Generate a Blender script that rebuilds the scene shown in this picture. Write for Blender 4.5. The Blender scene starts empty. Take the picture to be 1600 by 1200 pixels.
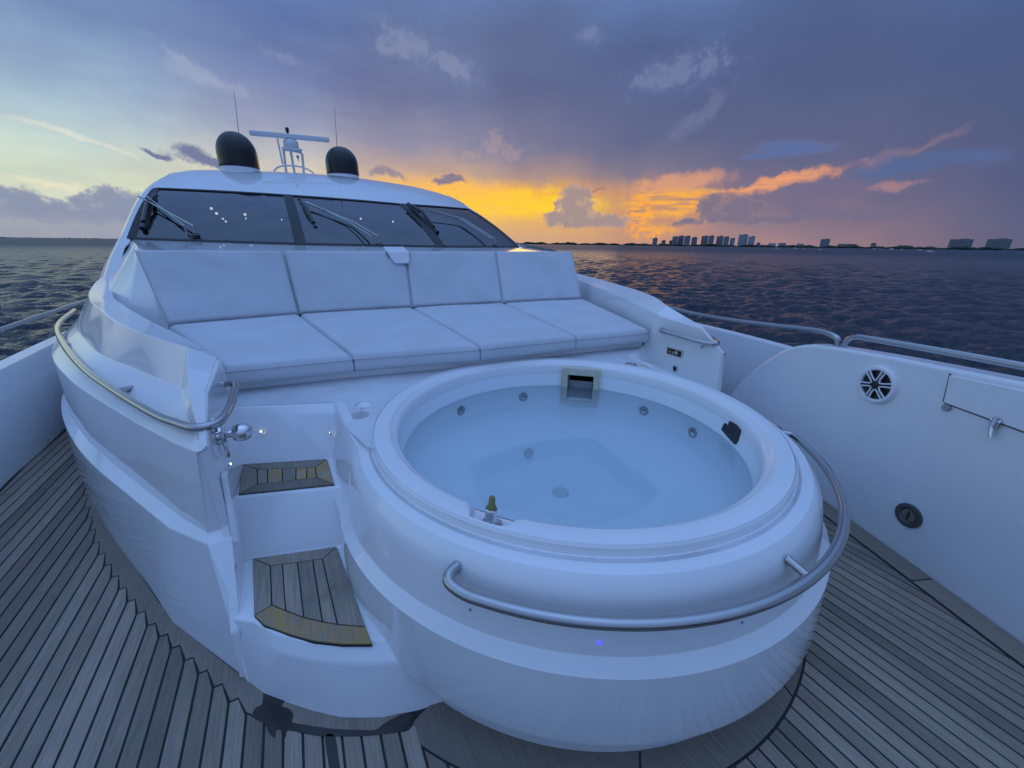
import bpy, bmesh, math, random
import numpy as np
from mathutils import Vector, Matrix, Euler
R = math.radians
rnd = random.Random(7)
S = bpy.context.scene
COL = S.collection

# ------------------------------------------------------------------ camera
CAM = Vector((-1.086, -1.413, 1.5))
YAW, PITCH, ROLL = 28.5, 19.79, 0.7
cd = bpy.data.cameras.new('camera'); cam = bpy.data.objects.new('camera', cd); COL.objects.link(cam)
cam.location = CAM
cam.rotation_mode = 'QUATERNION'
cam.rotation_quaternion = (Matrix.Rotation(R(-YAW), 3, 'Z') @ Matrix.Rotation(R(90 - PITCH), 3, 'X') @ Matrix.Rotation(R(ROLL), 3, 'Z')).to_quaternion()
cd.sensor_width = 36; cd.lens = 610 / 1600 * 36; cd.clip_start = 0.05; cd.clip_end = 90000
S.camera = cam
S.view_settings.view_transform = 'Standard'; S.view_settings.look = 'None'
S.view_settings.exposure = 0.05; S.view_settings.gamma = 1.0
S.view_settings.use_curve_mapping = False

def srgb(r, g, b, k=1.0):
    f = lambda c: (c / 255 / 12.92 if c / 255 <= .04045 else ((c / 255 + .055) / 1.055) ** 2.4) * k
    return (f(r), f(g), f(b), 1)

# ------------------------------------------------------------------ world: storm sky at sunset
W = bpy.data.worlds.new('World'); S.world = W; W.use_nodes = True
nt = W.node_tree; N = nt.nodes; L = nt.links
for n in list(N): N.remove(n)
def nd(t, **k):
    n = N.new(t)
    for a, b in k.items(): setattr(n, a, b)
    return n
def put(sock, v):
    if hasattr(v, 'is_output') or isinstance(v, bpy.types.NodeSocket): L.new(v, sock)
    else: sock.default_value = v
def M(op, a, b=0.0, c=0.0, clamp=False):
    n = nd('ShaderNodeMath', operation=op, use_clamp=clamp)
    put(n.inputs[0], a); put(n.inputs[1], b); put(n.inputs[2], c)
    return n.outputs[0]
def SS(x, a, b, lo=0.0, hi=1.0):
    n = nd('ShaderNodeMapRange', interpolation_type='SMOOTHSTEP', clamp=False)
    put(n.inputs[0], x); n.inputs[1].default_value = a; n.inputs[2].default_value = b
    n.inputs[3].default_value = lo; n.inputs[4].default_value = hi
    return n.outputs[0]
def MIX(f, a, b, mode='MIX'):
    n = nd('ShaderNodeMix', data_type='RGBA', blend_type=mode)
    put(n.inputs[0], f); put(n.inputs[6], a); put(n.inputs[7], b)
    return n.outputs[2]
def NOISE(vec, scale, detail=5, rough=.55, lac=2.0):
    n = nd('ShaderNodeTexNoise'); L.new(vec, n.inputs['Vector'])
    n.inputs['Scale'].default_value = scale; n.inputs['Detail'].default_value = detail
    n.inputs['Roughness'].default_value = rough; n.inputs['Lacunarity'].default_value = lac
    return n.outputs[0]
tc = nd('ShaderNodeTexCoord')
rot = nd('ShaderNodeVectorRotate', rotation_type='Z_AXIS'); rot.inputs['Angle'].default_value = R(YAW)
L.new(tc.outputs['Generated'], rot.inputs['Vector'])
sx = nd('ShaderNodeSeparateXYZ'); L.new(rot.outputs[0], sx.inputs[0])
az = M('MULTIPLY', M('ARCTAN2', sx.outputs[0], sx.outputs[1]), 57.29578)
el = M('MULTIPLY', M('ARCSINE', sx.outputs[2]), 57.29578)
ae = nd('ShaderNodeCombineXYZ'); L.new(az, ae.inputs[0]); L.new(el, ae.inputs[1]); AE = ae.outputs[0]
# slow warp for everything soft
nz1 = M('SUBTRACT', NOISE(AE, .16, 4, .6), .5)
elw = M('MULTIPLY_ADD', nz1, 3.5, el)
azw = M('MULTIPLY_ADD', M('SUBTRACT', NOISE(AE, .05, 3, .5), .5), 22.0, az)
elp = M('DIVIDE', M('MAXIMUM', elw, 0.0), 90.0)
def RAMP(stops):
    n = nd('ShaderNodeValToRGB'); L.new(elp, n.inputs[0]); cr = n.color_ramp; cr.interpolation = 'EASE'
    cr.interpolation = 'LINEAR'
    while len(cr.elements) < len(stops): cr.elements.new(.5)
    for e, (p, c) in zip(cr.elements, stops): e.position = p / 90; e.color = c
    return n.outputs[0]
Z30 = srgb(110, 144, 202); Z45 = (.235, .42, .83, 1); Z90 = (.47, .79, 1.55, 1)
TOP = [(30, Z30), (46, Z45), (90, Z90)]
cols = [
 (-62, [(0, srgb(150,158,175)), (3, srgb(196,206,200)), (5.5, srgb(208,224,208)), (8.5, srgb(196,220,214)), (12, srgb(168,202,216)), (16, srgb(150,182,210)), (20, srgb(124,152,194))] + TOP),
 (-44, [(0, srgb(158,160,172)), (2.5, srgb(205,208,190)), (4.5, srgb(215,224,198)), (7.5, srgb(202,218,206)), (10.5, srgb(178,200,210)), (14, srgb(150,174,203)), (18, srgb(116,140,180))] + TOP),
 (-26, [(0, srgb(215,200,170)), (3.0, srgb(235,222,176)), (6.5, srgb(226,212,182)), (9, srgb(190,188,190)), (12, srgb(152,158,184)), (16, srgb(122,136,178)), (21, srgb(100,120,168))] + TOP),
 (-12, [(0, srgb(216,178,132)), (3.0, srgb(244,202,104)), (6.2, srgb(246,196,112)), (8.2, srgb(198,168,148)), (11.5, srgb(146,142,164)), (16, srgb(114,122,158)), (22, srgb(102,118,158))] + TOP),
 (1,   [(0, srgb(206,164,132)), (2.3, srgb(222,172,112)), (4.6, srgb(252,196,66)), (6.4, srgb(236,168,84)), (8.0, srgb(176,146,136)), (11, srgb(124,122,148)), (17, srgb(97,106,143)), (23, srgb(93,108,147))] + TOP),
 (17,  [(0, srgb(192,146,124)), (2.3, srgb(196,146,120)), (4.6, srgb(192,142,114)), (6.4, srgb(178,138,126)), (8.5, srgb(124,118,140)), (12, srgb(96,103,138)), (20, srgb(84,99,140))] + TOP),
 (32,  [(0, srgb(168,132,132)), (2.5, srgb(142,122,136)), (5, srgb(124,112,136)), (9, srgb(98,101,134)), (15, srgb(83,95,133)), (22, srgb(80,97,139))] + TOP),
 (50,  [(0, srgb(98,98,126)), (5, srgb(84,92,128)), (10, srgb(78,91,127)), (18, srgb(75,93,136))] + TOP),
 (85,  [(0, srgb(92,100,132)), (8, srgb(84,100,144)), (20, srgb(84,108,160))] + TOP),
 (150, [(0, srgb(114,128,166)), (10, srgb(120,142,192)), (24, srgb(126,158,212)), (46, (.25, .43, .87, 1)), (90, Z90)]),
]
base = RAMP(cols[0][1])
for (a0, _), (a1, st) in zip(cols, cols[1:]): base = MIX(SS(azw, a0, a1), base, RAMP(st))
# clear pale sky going on round the starboard side
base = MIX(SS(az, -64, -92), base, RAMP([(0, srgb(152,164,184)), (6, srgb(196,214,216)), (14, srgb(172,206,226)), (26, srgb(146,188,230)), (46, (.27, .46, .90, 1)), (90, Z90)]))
# back (port quarter round to starboard): blend where |az| wraps
base = MIX(SS(az, -100, -165), base, RAMP(cols[-1][1]))
# streaked bands in the clear left part and in the storm deck
mp = nd('ShaderNodeMapping'); mp.inputs['Scale'].default_value = (.035, .16, 1); mp.inputs['Rotation'].default_value = (0, 0, R(14)); L.new(AE, mp.inputs['Vector'])
band2 = NOISE(mp.outputs[0], 1.0, 5, .6)
base = MIX(M('MULTIPLY', SS(band2, .42, .72), SS(az, 20, -30, .12, .38)), base, MIX(1.0, base, srgb(190, 186, 214), 'MULTIPLY'))
# glowing ribbed cloud under the deck near the sunset
mp2 = nd('ShaderNodeMapping'); mp2.inputs['Scale'].default_value = (.16, 1.25, 1); mp2.inputs['Rotation'].default_value = (0, 0, R(-2)); L.new(AE, mp2.inputs['Vector'])
rib = NOISE(mp2.outputs[0], 1.0, 4, .62)
puff = M('SUBTRACT', NOISE(AE, .55, 5, .64), .5)
puffb = M('SUBTRACT', NOISE(AE, 1.5, 3, .6), .5)
pf = M('MULTIPLY_ADD', puffb, .45, M('MULTIPLY', puff, 1.25))

wn = nd('ShaderNodeTexNoise'); L.new(AE, wn.inputs['Vector']); wn.inputs['Scale'].default_value = .42; wn.inputs['Detail'].default_value = 5; wn.inputs['Roughness'].default_value = .6
w1 = nd('ShaderNodeVectorMath', operation='SUBTRACT'); L.new(wn.outputs['Color'], w1.inputs[0]); w1.inputs[1].default_value = (.5, .5, .5)
w2 = nd('ShaderNodeVectorMath', operation='MULTIPLY'); L.new(w1.outputs[0], w2.inputs[0]); w2.inputs[1].default_value = (3.6, 2.0, 0)
w3 = nd('ShaderNodeVectorMath', operation='ADD'); L.new(w2.outputs[0], w3.inputs[0]); L.new(AE, w3.inputs[1]); AEW = w3.outputs[0]
def ELL(a0, e0, ra, re, rt=0):
    m = nd('ShaderNodeMapping', vector_type='TEXTURE')
    m.inputs['Location'].default_value = (a0, e0, 0); m.inputs['Rotation'].default_value = (0, 0, R(rt)); m.inputs['Scale'].default_value = (ra, re, 1)
    L.new(AEW, m.inputs['Vector'])
    v = nd('ShaderNodeVectorMath', operation='LENGTH'); L.new(m.outputs[0], v.inputs[0])
    return v.outputs['Value']
def CLOUD(es, soft=.12, amp=1.0, flat=None):
    d = None
    for e in es:
        x = ELL(*e); d = x if d is None else M('SMOOTH_MIN', d, x, .25)
    d = M('MULTIPLY_ADD', pf, amp, d)
    f = SS(d, 1 + soft, 1 - soft)
    if flat is not None: f = M('MULTIPLY', f, SS(el, flat - .5, flat + .5))
    return f, d
sky = base
def LAY(es, col, op=1.0, soft=.15, amp=1.0, col2=None, flat=None, mul=None):
    global sky
    f, d = CLOUD(es, soft, amp, flat)
    if mul is not None: f = M('MULTIPLY', f, mul)
    c = col if col2 is None else MIX(SS(M('MULTIPLY_ADD', puff, .9, d), 1.0, .45), col2, col)
    sky = MIX(M('MULTIPLY', f, op), sky, c)
# glows first
LAY([(-2.0, 5.3, 9.5, 1.7), (5.5, 4.9, 5.5, 1.3)], srgb(255, 206, 58), .95, .55, .9, mul=SS(rib, .36, .56, .3, 1.0))
LAY([(-7, 6.6, 7, 1.3, -6)], srgb(255, 190, 84), .6, .6, .8)
LAY([(20.6, 5.2, 4.6, 1.7), (16.5, 4.4, 1.6, 2.4), (18.0, 1.9, 2.4, .7)], srgb(255, 178, 66), .9, .55, 1.1, mul=SS(rib, .4, .6, .1, 1.0))
LAY([(16.3, 3.6, 1.5, 2.9), (17.6, 1.6, 2.6, .9)], srgb(255, 168, 70), .8, .4, 1.6, mul=SS(puffb, -.06, .1))
LAY([(20.6, 7.3, 5.1, .8, 6)], srgb(226, 160, 122), .7, .5, .9)
LAY([(31.8, 6.9, 4.7, .66, 9), (28.6, 6.4, 3.2, .42, 5)], srgb(240, 162, 110), .88, .5, 1.3, mul=SS(rib, .30, .58, .35, 1))
LAY([(39.6, 8.2, 1.6, .45, 24), (41.8, 9.0, 2.6, .30, 22)], srgb(168, 130, 136), .32, .9, 2.0)
LAY([(41.1, 5.8, 1.7, .38, 8)], srgb(190, 140, 134), .5, .5, .8)
# left: bright wisps and cloud bank
LAY([(-44.8, 8.8, 3.0, .22, -13), (-42.2, 8.1, 2.2, .12, -16)], srgb(230, 226, 208), .55, .9, 1.0)
LAY([(-46.8, 4.7, 2.0, .26, -8)], srgb(236, 226, 198), .7, .8, .6)
LAY([(-34.8, 16.0, 1.9, .5, -35), (-32.8, 14.9, 2.6, .6, -12)], srgb(168, 178, 202), .45, .8, 2.2)
LAY([(-49.5, 3.2, 1.8, 1.0), (-47.6, 2.6, 2.2, .9), (-45.3, 3.3, 1.3, .9), (-43.6, 3.7, 1.1, .85), (-42.0, 3.5, 1.4, 1.0), (-46.7, 2.1, 6.2, 1.0), (-41.8, 2.4, 3.6, 1.1), (-54, 2.6, 5, 1.3), (-62, 2.2, 6, 1.1)], srgb(132, 142, 170), .93, .22, 1.2, srgb(150, 156, 178))
LAY([(-46, .9, 14, 1.0)], srgb(150, 155, 174), .8, .6, .8)
LAY([(-36.0, 8.2, 2.0, .75, -8), (-38.6, 8.1, 1.5, .26, -24), (-34.2, 7.75, 1.3, .6, -18)], srgb(108, 118, 154), .95, .35, 1.5, srgb(146, 148, 172))
LAY([(-17.2, 8.35, 1.0, .5), (-15.6, 8.15, 1.3, .42, -25)], srgb(136, 130, 152), .8, .5, 1.5)
LAY([(-8.5, 7.6, 1.8, .45), (-8.2, 7.9, 1.0, .45)], srgb(120, 116, 144), .9, .4, 1.4)
# lighter puffs high up
LAY([(-2.8, 11.8, 3.0, 1.3), (-.4, 10.8, 2.1, 1.1), (-5.7, 10.5, 1.6, .8)], srgb(168, 148, 156), .55, .8, 2.1, srgb(130, 130, 164))
LAY([(18.9, 18.1, 4.6, 1.5, 10), (21.6, 18.7, 2.7, 1.6), (15.4, 17.4, 2.6, 1.0)], srgb(122, 132, 170), .62, .9, 2.2, srgb(98, 114, 160))
LAY([(21.0, 13.2, 2.4, .7, 25), (23.0, 14.4, 1.5, .8, 42)], srgb(116, 122, 158), .55, .9, 2.4)
LAY([(-12.4, 20.5, 3.6, 1.4, -8), (-7.8, 19.3, 3.6, 1.0, -22), (-14.8, 20.2, 1.8, .9)], srgb(144, 152, 184), .5, .9, 2.3, srgb(120, 134, 176))
LAY([(8.8, 21.9, 1.1, .55), (-26.2, 18.2, 1.4, .35, -10), (-22.5, 14.5, 1.0, .14)], srgb(136, 146, 182), .4, .9, 2.0)
LAY([(30.9, 10.2, 2.2, .75), (32.4, 9.8, 3.0, .7), (29.5, 9.5, 2.2, .35)], srgb(90, 112, 164), .8, .5, .9, srgb(100, 116, 160), flat=9.2)
LAY([(41.0, 7.4, 3.6, .9, 6)], srgb(82, 104, 150), .75, .6, 1.0)
LAY([(46.4, 7.75, 1.6, .6)], srgb(86, 108, 156), .6, .7, 1.0)
LAY([(10.8, 6.6, 1.2, .16), (15.6, 4.1, 1.0, .12)], srgb(150, 124, 122), .7, .5, .6)
# cumulus towers over the horizon
LAY([(7.9, 6.3, 1.8, 1.2), (7.4, 5.2, 2.1, 1.3), (8.6, 4.1, 2.7, 1.5), (6.4, 3.3, 2.8, .9), (9.0, 2.8, 5.4, .9), (12.6, 3.0, 3.2, .8)], srgb(160, 142, 142), .96, .10, 1.45, srgb(186, 156, 142), flat=1.9)
LAY([(24.5, 4.6, 1.3, 1.1), (26.9, 4.5, 1.6, 1.2), (28.3, 4.1, 1.4, 1.2), (29.8, 4.3, .9, .8), (27.2, 3.3, 3.6, .8), (31.5, 2.9, 3.6, .6), (22.6, 2.75, 2.0, .45)], srgb(122, 112, 134), .95, .09, 1.4, srgb(138, 122, 136), flat=2.3)
LAY([(34.1, 4.0, 1.1, 1.0), (35.5, 3.4, 2.4, .7), (39, 3.2, 3.5, .5)], srgb(112, 108, 134), .75, .4, 1.5)
# below the horizon the dome continues as dark sea haze
sky = MIX(SS(el, -.3, -2.5), sky, srgb(60, 70, 95))
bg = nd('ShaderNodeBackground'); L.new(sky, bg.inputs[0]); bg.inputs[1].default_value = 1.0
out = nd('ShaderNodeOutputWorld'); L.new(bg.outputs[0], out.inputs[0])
W.cycles.sampling_method = 'MANUAL'; W.cycles.sample_map_resolution = 512

# last of the sun behind the cloud on the horizon: faint, warm and very soft
sl = bpy.data.lights.new('sun', 'SUN'); sun = bpy.data.objects.new('sun', sl); COL.objects.link(sun)
sl.energy = .10; sl.angle = R(24); sl.color = (1, .62, .30)
sa = R(YAW + 2)   # azimuth clockwise from +Y
sd = Vector((math.sin(sa) * math.cos(R(3.5)), math.cos(sa) * math.cos(R(3.5)), math.sin(R(3.5))))
sun.rotation_mode = 'QUATERNION'; sun.rotation_quaternion = sd.to_track_quat('Z', 'Y')

# ------------------------------------------------------------------ materials
def mat(name, col=(.8,.8,.8,1), rough=.5, metal=0.0, spec=.5, coat=0.0, coatr=.05, emit=None, es=0):
    m = bpy.data.materials.new(name); m.use_nodes = True
    b = m.node_tree.nodes['Principled BSDF']
    b.inputs['Base Color'].default_value = col; b.inputs['Roughness'].default_value = rough
    b.inputs['Metallic'].default_value = metal; b.inputs['Specular IOR Level'].default_value = spec
    b.inputs['Coat Weight'].default_value = coat; b.inputs['Coat Roughness'].default_value = coatr
    if emit: b.inputs['Emission Color'].default_value = emit; b.inputs['Emission Strength'].default_value = es
    return m
class G:
    "small node builder for one material"
    def __init__(s, m): s.m = m; s.t = m.node_tree; s.b = s.t.nodes['Principled BSDF']
    def n(s, t, **k):
        x = s.t.nodes.new(t)
        for a, b in k.items(): setattr(x, a, b)
        return x
    def l(s, a, b): s.t.links.new(a, b)
    def noise(s, scale, detail=5, rough=.55, stretch=(1,1,1), co='Object', off=None):
        tcn = s.n('ShaderNodeTexCoord'); mp = s.n('ShaderNodeMapping'); mp.inputs['Scale'].default_value = stretch
        s.l(tcn.outputs[co], mp.inputs[0])
        if off is not None: s.l(off, mp.inputs[1])
        x = s.n('ShaderNodeTexNoise'); x.inputs['Scale'].default_value = scale; x.inputs['Detail'].default_value = detail; x.inputs['Roughness'].default_value = rough
        s.l(mp.outputs[0], x.inputs['Vector']); return x.outputs[0]
    def ramp(s, v, *st):
        r = s.n('ShaderNodeValToRGB'); s.l(v, r.inputs[0]); cr = r.color_ramp
        while len(cr.elements) < len(st): cr.elements.new(.5)
        for e, (p, c) in zip(cr.elements, st): e.position = p; e.color = c if len(c) == 4 else (*c, 1)
        return r.outputs[0]
    def mix(s, f, a, b, mode='MIX'):
        x = s.n('ShaderNodeMix', data_type='RGBA', blend_type=mode)
        for i, v in ((0, f), (6, a), (7, b)):
            if isinstance(v, bpy.types.NodeSocket): s.l(v, x.inputs[i])
            else: x.inputs[i].default_value = v
        return x.outputs[2]
    def math(s, op, a, b=0.0, clamp=False):
        x = s.n('ShaderNodeMath', operation=op, use_clamp=clamp)
        for i, v in ((0, a), (1, b)):
            if isinstance(v, bpy.types.NodeSocket): s.l(v, x.inputs[i])
            else: x.inputs[i].default_value = v
        return x.outputs[0]
    def bump(s, h, dist=.002, st=.5, prev=None):
        x = s.n('ShaderNodeBump'); x.inputs['Distance'].default_value = dist; x.inputs['Strength'].default_value = st
        s.l(h, x.inputs['Height'])
        if prev is not None: s.l(prev, x.inputs['Normal'])
        s.l(x.outputs[0], s.b.inputs['Normal']); return x.outputs[0]
def gel(name, c=(.80,.81,.82), rough=.075, bump=.0003, dirt=.06, scuff=0):
    m = mat(name, (*c, 1), rough, spec=.5, coat=.25, coatr=.06); g = G(m)
    n1 = g.noise(2.2, 6, .62); n2 = g.noise(7, 3, .55)
    col = g.ramp(n1, (.32, tuple(x * (1 - dirt) for x in c)), (.62, c))
    if scuff:
        sp = g.math('MULTIPLY', g.ramp(g.noise(46, 3, .7, (1, .45, 1)), (.735, (0, 0, 0)), (.76, (1, 1, 1))), g.ramp(g.noise(3.1, 2), (.52, (0,0,0)), (.6, (1,1,1))))
        col = g.mix(g.math('MULTIPLY', sp, .75), col, (.20, .19, .19, 1))
    g.l(col, g.b.inputs['Base Color'])
    g.l(g.ramp(n2, (.3, (rough * .85,) * 3), (.75, (rough * 1.25,) * 3)), g.b.inputs['Roughness'])
    g.bump(g.noise(5, 3, .5), .004, bump * 250)
    return m
m_gel = gel('gelcoat_white')
m_gel2 = gel('gelcoat_rim', rough=.22, dirt=.05, scuff=1)
m_non = gel('gelcoat_nonskid', (.72,.74,.76), .42, dirt=.22)
_g = G(m_non); _g.bump(_g.noise(420, 2, .5), .0012, .5)
m_inner = gel('gelcoat_bulwark', (.78,.805,.83), .26, dirt=.04)
m_tubin = mat('tub_acrylic', (.86, .92, .95, 1), .2)
m_groove = gel('gelcoat_grey', (.60,.62,.66), .4, dirt=.35)  # darker mottled grey for the rim groove and cup holder floors

m_vinyl = mat('vinyl_white', (.70,.72,.75,1), .52, spec=.4); g = G(m_vinyl)
n1 = g.noise(3.2, 6, .62); n2 = g.noise(14, 5, .6)
col = g.ramp(n1, (.3, (.545,.565,.59)), (.65, (.615,.635,.665)))
st = g.math('MULTIPLY', g.ramp(n2, (.6, (0,0,0)), (.76, (1,1,1))), g.ramp(n1, (.45, (0,0,0)), (.6, (1,1,1))))
g.l(g.mix(g.math('MULTIPLY', st, .16), col, (.36,.36,.35,1)), g.b.inputs['Base Color'])
b0 = g.bump(g.noise(520, 2, .5), .0006, .35)
b1 = g.bump(g.noise(5.5, 3, .6, (1, 1.6, 1)), .012, .28, b0); b1 = g.bump(g.noise(22, 4, .65, (1, 2.2, 1)), .004, .35, b1)

def teak(name, dark=1.0, stain=0.0):
    m = mat(name, (.2,.18,.15,1), .62, spec=.35); g = G(m)
    oi = g.n('ShaderNodeObjectInfo'); r = oi.outputs['Random']
    cx = g.n('ShaderNodeCombineXYZ'); g.l(g.math('MULTIPLY', r, 37.0), cx.inputs[0]); g.l(g.math('MULTIPLY', r, 91.0), cx.inputs[1]); off = cx.outputs[0]
    gr = g.noise(1.0, 7, .62, (150, 5.0, 60), off=off)
    fine = g.noise(1.0, 4, .6, (420, 16, 100), off=off)
    big = g.noise(3.0, 5, .6, (1.6, .9, 1), off=off)
    wet = g.noise(2.3, 6, .65)
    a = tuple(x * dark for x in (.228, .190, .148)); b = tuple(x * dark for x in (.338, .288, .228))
    col = g.mix(g.ramp(gr, (.34, (0,0,0)), (.68, (1,1,1))), (*a, 1), (*b, 1))
    col = g.mix(g.math('MULTIPLY', g.ramp(fine, (.5, (0,0,0)), (.72, (1,1,1))), .35), col, (.12,.105,.085,1))
    col = g.mix(g.math('MULTIPLY', g.ramp(big, (.5, (0,0,0)), (.74, (1,1,1))), .45), col, (.155,.132,.105,1))
    br = g.math('MULTIPLY_ADD', r, .62); br.node.inputs[2].default_value = .66
    col = g.mix(1.0, col, br, 'MULTIPLY')
    dk = g.ramp(wet, (.60, (0,0,0)), (.72, (1,1,1)))
    col = g.mix(g.math('MULTIPLY', dk, .40), col, (.095,.080,.062,1))
    if stain:
        sn = g.noise(9, 5, .6, (1, 1, 1)); col = g.mix(g.math('MULTIPLY', g.ramp(sn, (.38, (0,0,0)), (.6, (1,1,1))), stain), col, (.42,.25,.07,1))
    g.l(col, g.b.inputs['Base Color'])
    g.l(g.ramp(big, (.3, (.5,)*3), (.7, (.68,)*3)), g.b.inputs['Roughness'])
    p = g.bump(gr, .0016, .55); g.bump(fine, .0008, .5, p)
    return m
m_teak = teak('weathered_teak'); m_teakm = teak('weathered_teak_margin', .80); m_teakr = teak('shaded_teak_margin', .55); m_teaks = teak('varnish_stained_teak', 1.05, .75); m_teaky = teak('worn_varnish_teak', 1.1, .95)  # ring teak darkened: shade at the tub's toe put into its colour
m_wet = mat('wet_dark_teak', (.018,.014,.011,1), .16, spec=.5)
m_caulk = mat('black_caulk', (.012,.012,.014,1), .6)
m_steel = mat('polished_stainless', (.45,.455,.46,1), .07, 1.0); g = G(m_steel)
g.l(g.ramp(g.noise(60, 4, .6), (.35, (.03,)*3), (.75, (.085,)*3)), g.b.inputs['Roughness'])
m_chrome = mat('chrome', (.7,.7,.72,1), .08, 1.0)
m_black = mat('black_plastic', (.012,.012,.013,1), .35)
m_rubber = mat('black_rubber', (.016,.016,.018,1), .6)
m_dome = mat('radome_black', (.014,.015,.017,1), .28, spec=.5); g = G(m_dome); g.bump(g.noise(9, 3), .004, .2)
m_white = mat('white_paint', (.74,.76,.78,1), .3)
m_grille = mat('white_speaker_plastic', (.75,.76,.80,1), .3)
m_skim = mat('aged_ivory_plastic', (.50,.52,.44,1), .4); g = G(m_skim); g.l(g.ramp(g.noise(30, 4), (.3, (.52,.50,.37)), (.7, (.66,.64,.50))), g.b.inputs['Base Color'])
m_dark = mat('dark_recess', (.006,.006,.007,1), .8)
m_grey = mat('grey_plastic', (.30,.31,.33,1), .45)
m_brass = mat('tarnished_brass', (.32,.27,.13,1), .4, .8)
m_drain = mat('dull_bronze_grey', (.11,.11,.105,1), .45, .5)
m_lamp = mat('warm_lamp', (1,.95,.85,1), .4, emit=(1,.93,.8,1), es=1.6)
m_led = mat('led_warm_white', (1,.95,.85,1), .4, emit=(1,.92,.78,1), es=2.5)
m_blue = mat('blue_led', (.05,.05,.4,1), .4, emit=(.03,.02,1,1), es=5)
m_jet = mat('jet_grey', (.10,.105,.115,1), .4)
m_dash = mat('dashboard_grey', (.10,.105,.115,1), .6)
m_cream = mat('cream_upholstery', (.42,.42,.42,1), .6)
m_int = mat('interior_dark', (.035,.037,.042,1), .7)
m_blind = mat('pale_blind', (.34,.37,.36,1), .7)

m_glass = bpy.data.materials.new('tinted_glass'); m_glass.use_nodes = True
t = m_glass.node_tree; t.nodes.clear()
fr = t.nodes.new('ShaderNodeFresnel'); fr.inputs[0].default_value = 2.05
tr = t.nodes.new('ShaderNodeBsdfTransparent'); tr.inputs[0].default_value = (.40,.45,.50,1)
gl = t.nodes.new('ShaderNodeBsdfGlossy'); gl.inputs['Roughness'].default_value = .03; gl.inputs[0].default_value = (.9,.92,.95,1)
mx = t.nodes.new('ShaderNodeMixShader'); o = t.nodes.new('ShaderNodeOutputMaterial')
t.links.new(fr.outputs[0], mx.inputs[0]); t.links.new(tr.outputs[0], mx.inputs[1]); t.links.new(gl.outputs[0], mx.inputs[2]); t.links.new(mx.outputs[0], o.inputs[0])

m_tubw = bpy.data.materials.new('tub_water'); m_tubw.use_nodes = True
t = m_tubw.node_tree; t.nodes.clear()
fr = t.nodes.new('ShaderNodeFresnel'); fr.inputs[0].default_value = 1.33
tcw = t.nodes.new('ShaderNodeTexCoord'); nzw = t.nodes.new('ShaderNodeTexNoise'); nzw.inputs['Scale'].default_value = 4.5; nzw.inputs['Detail'].default_value = 3; t.links.new(tcw.outputs['Object'], nzw.inputs['Vector'])
bw = t.nodes.new('ShaderNodeBump'); bw.inputs['Strength'].default_value = .22; bw.inputs['Distance'].default_value = .012; t.links.new(nzw.outputs[0], bw.inputs['Height'])
tr = t.nodes.new('ShaderNodeBsdfTransparent'); gl = t.nodes.new('ShaderNodeBsdfGlossy'); gl.inputs['Roughness'].default_value = .02
t.links.new(bw.outputs[0], gl.inputs['Normal']); t.links.new(bw.outputs[0], fr.inputs['Normal'])
mx = t.nodes.new('ShaderNodeMixShader'); o = t.nodes.new('ShaderNodeOutputMaterial')
t.links.new(fr.outputs[0], mx.inputs[0]); t.links.new(tr.outputs[0], mx.inputs[1]); t.links.new(gl.outputs[0], mx.inputs[2]); t.links.new(mx.outputs[0], o.inputs[0])
va = t.nodes.new('ShaderNodeVolumeAbsorption'); va.inputs[0].default_value = (.05, .70, .95, 1); va.inputs[1].default_value = .30
vs_ = t.nodes.new('ShaderNodeVolumeScatter'); vs_.inputs[0].default_value = (.88, .98, 1, 1); vs_.inputs['Density'].default_value = 1.5
vadd = t.nodes.new('ShaderNodeAddShader'); t.links.new(va.outputs[0], vadd.inputs[0]); t.links.new(vs_.outputs[0], vadd.inputs[1]); t.links.new(vadd.outputs[0], o.inputs['Volume'])

m_sea = mat('sea_water', (.010,.020,.034,1), .09, spec=.5); g = G(m_sea); g.b.inputs['IOR'].default_value = 1.333
s1 = g.noise(1.5, 4, .62, (1, 1.5, 1)); s2 = g.noise(4.6, 4, .62, (1, 1.5, 1)); s3 = g.noise(.8, 4, .6, (1, 1.6, 1))
p = g.bump(s3, .5, .9); p = g.bump(s1, .34, 1.0, p); g.bump(s2, .11, 1.0, p)
geo = g.n('ShaderNodeNewGeometry'); ln = g.n('ShaderNodeVectorMath', operation='LENGTH'); g.l(geo.outputs['Position'], ln.inputs[0])
mr = g.n('ShaderNodeMapRange'); g.l(ln.outputs['Value'], mr.inputs[0]); mr.inputs[1].default_value = 40; mr.inputs[2].default_value = 420; mr.inputs[3].default_value = .08; mr.inputs[4].default_value = .42
g.l(mr.outputs[0], g.b.inputs['Roughness'])
m_land = mat('shore_ground', (.035,.045,.035,1), .9)
m_tree = mat('shore_foliage', (.030,.045,.032,1), .9)
def tower_mat(name, c):
    m = mat(name, (*c, 1), .6); g = G(m)
    br = g.n('ShaderNodeTexBrick'); br.offset = 0; tcn = g.n('ShaderNodeTexCoord'); sxx = g.n('ShaderNodeSeparateXYZ'); g.l(tcn.outputs['Object'], sxx.inputs[0])
    w1 = g.math('GREATER_THAN', g.math('FRACT', g.math('MULTIPLY', sxx.outputs[2], 1 / 3.6)), .55)
    w2 = g.math('GREATER_THAN', g.math('FRACT', g.math('MULTIPLY', sxx.outputs[0], 1 / 7.0)), .3)
    g.t.nodes.remove(br)
    g.l(g.mix(g.math('MULTIPLY', w1, w2), (*c, 1), (c[0] * .35, c[1] * .4, c[2] * .45, 1)), g.b.inputs['Base Color'])
    return m
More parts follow.
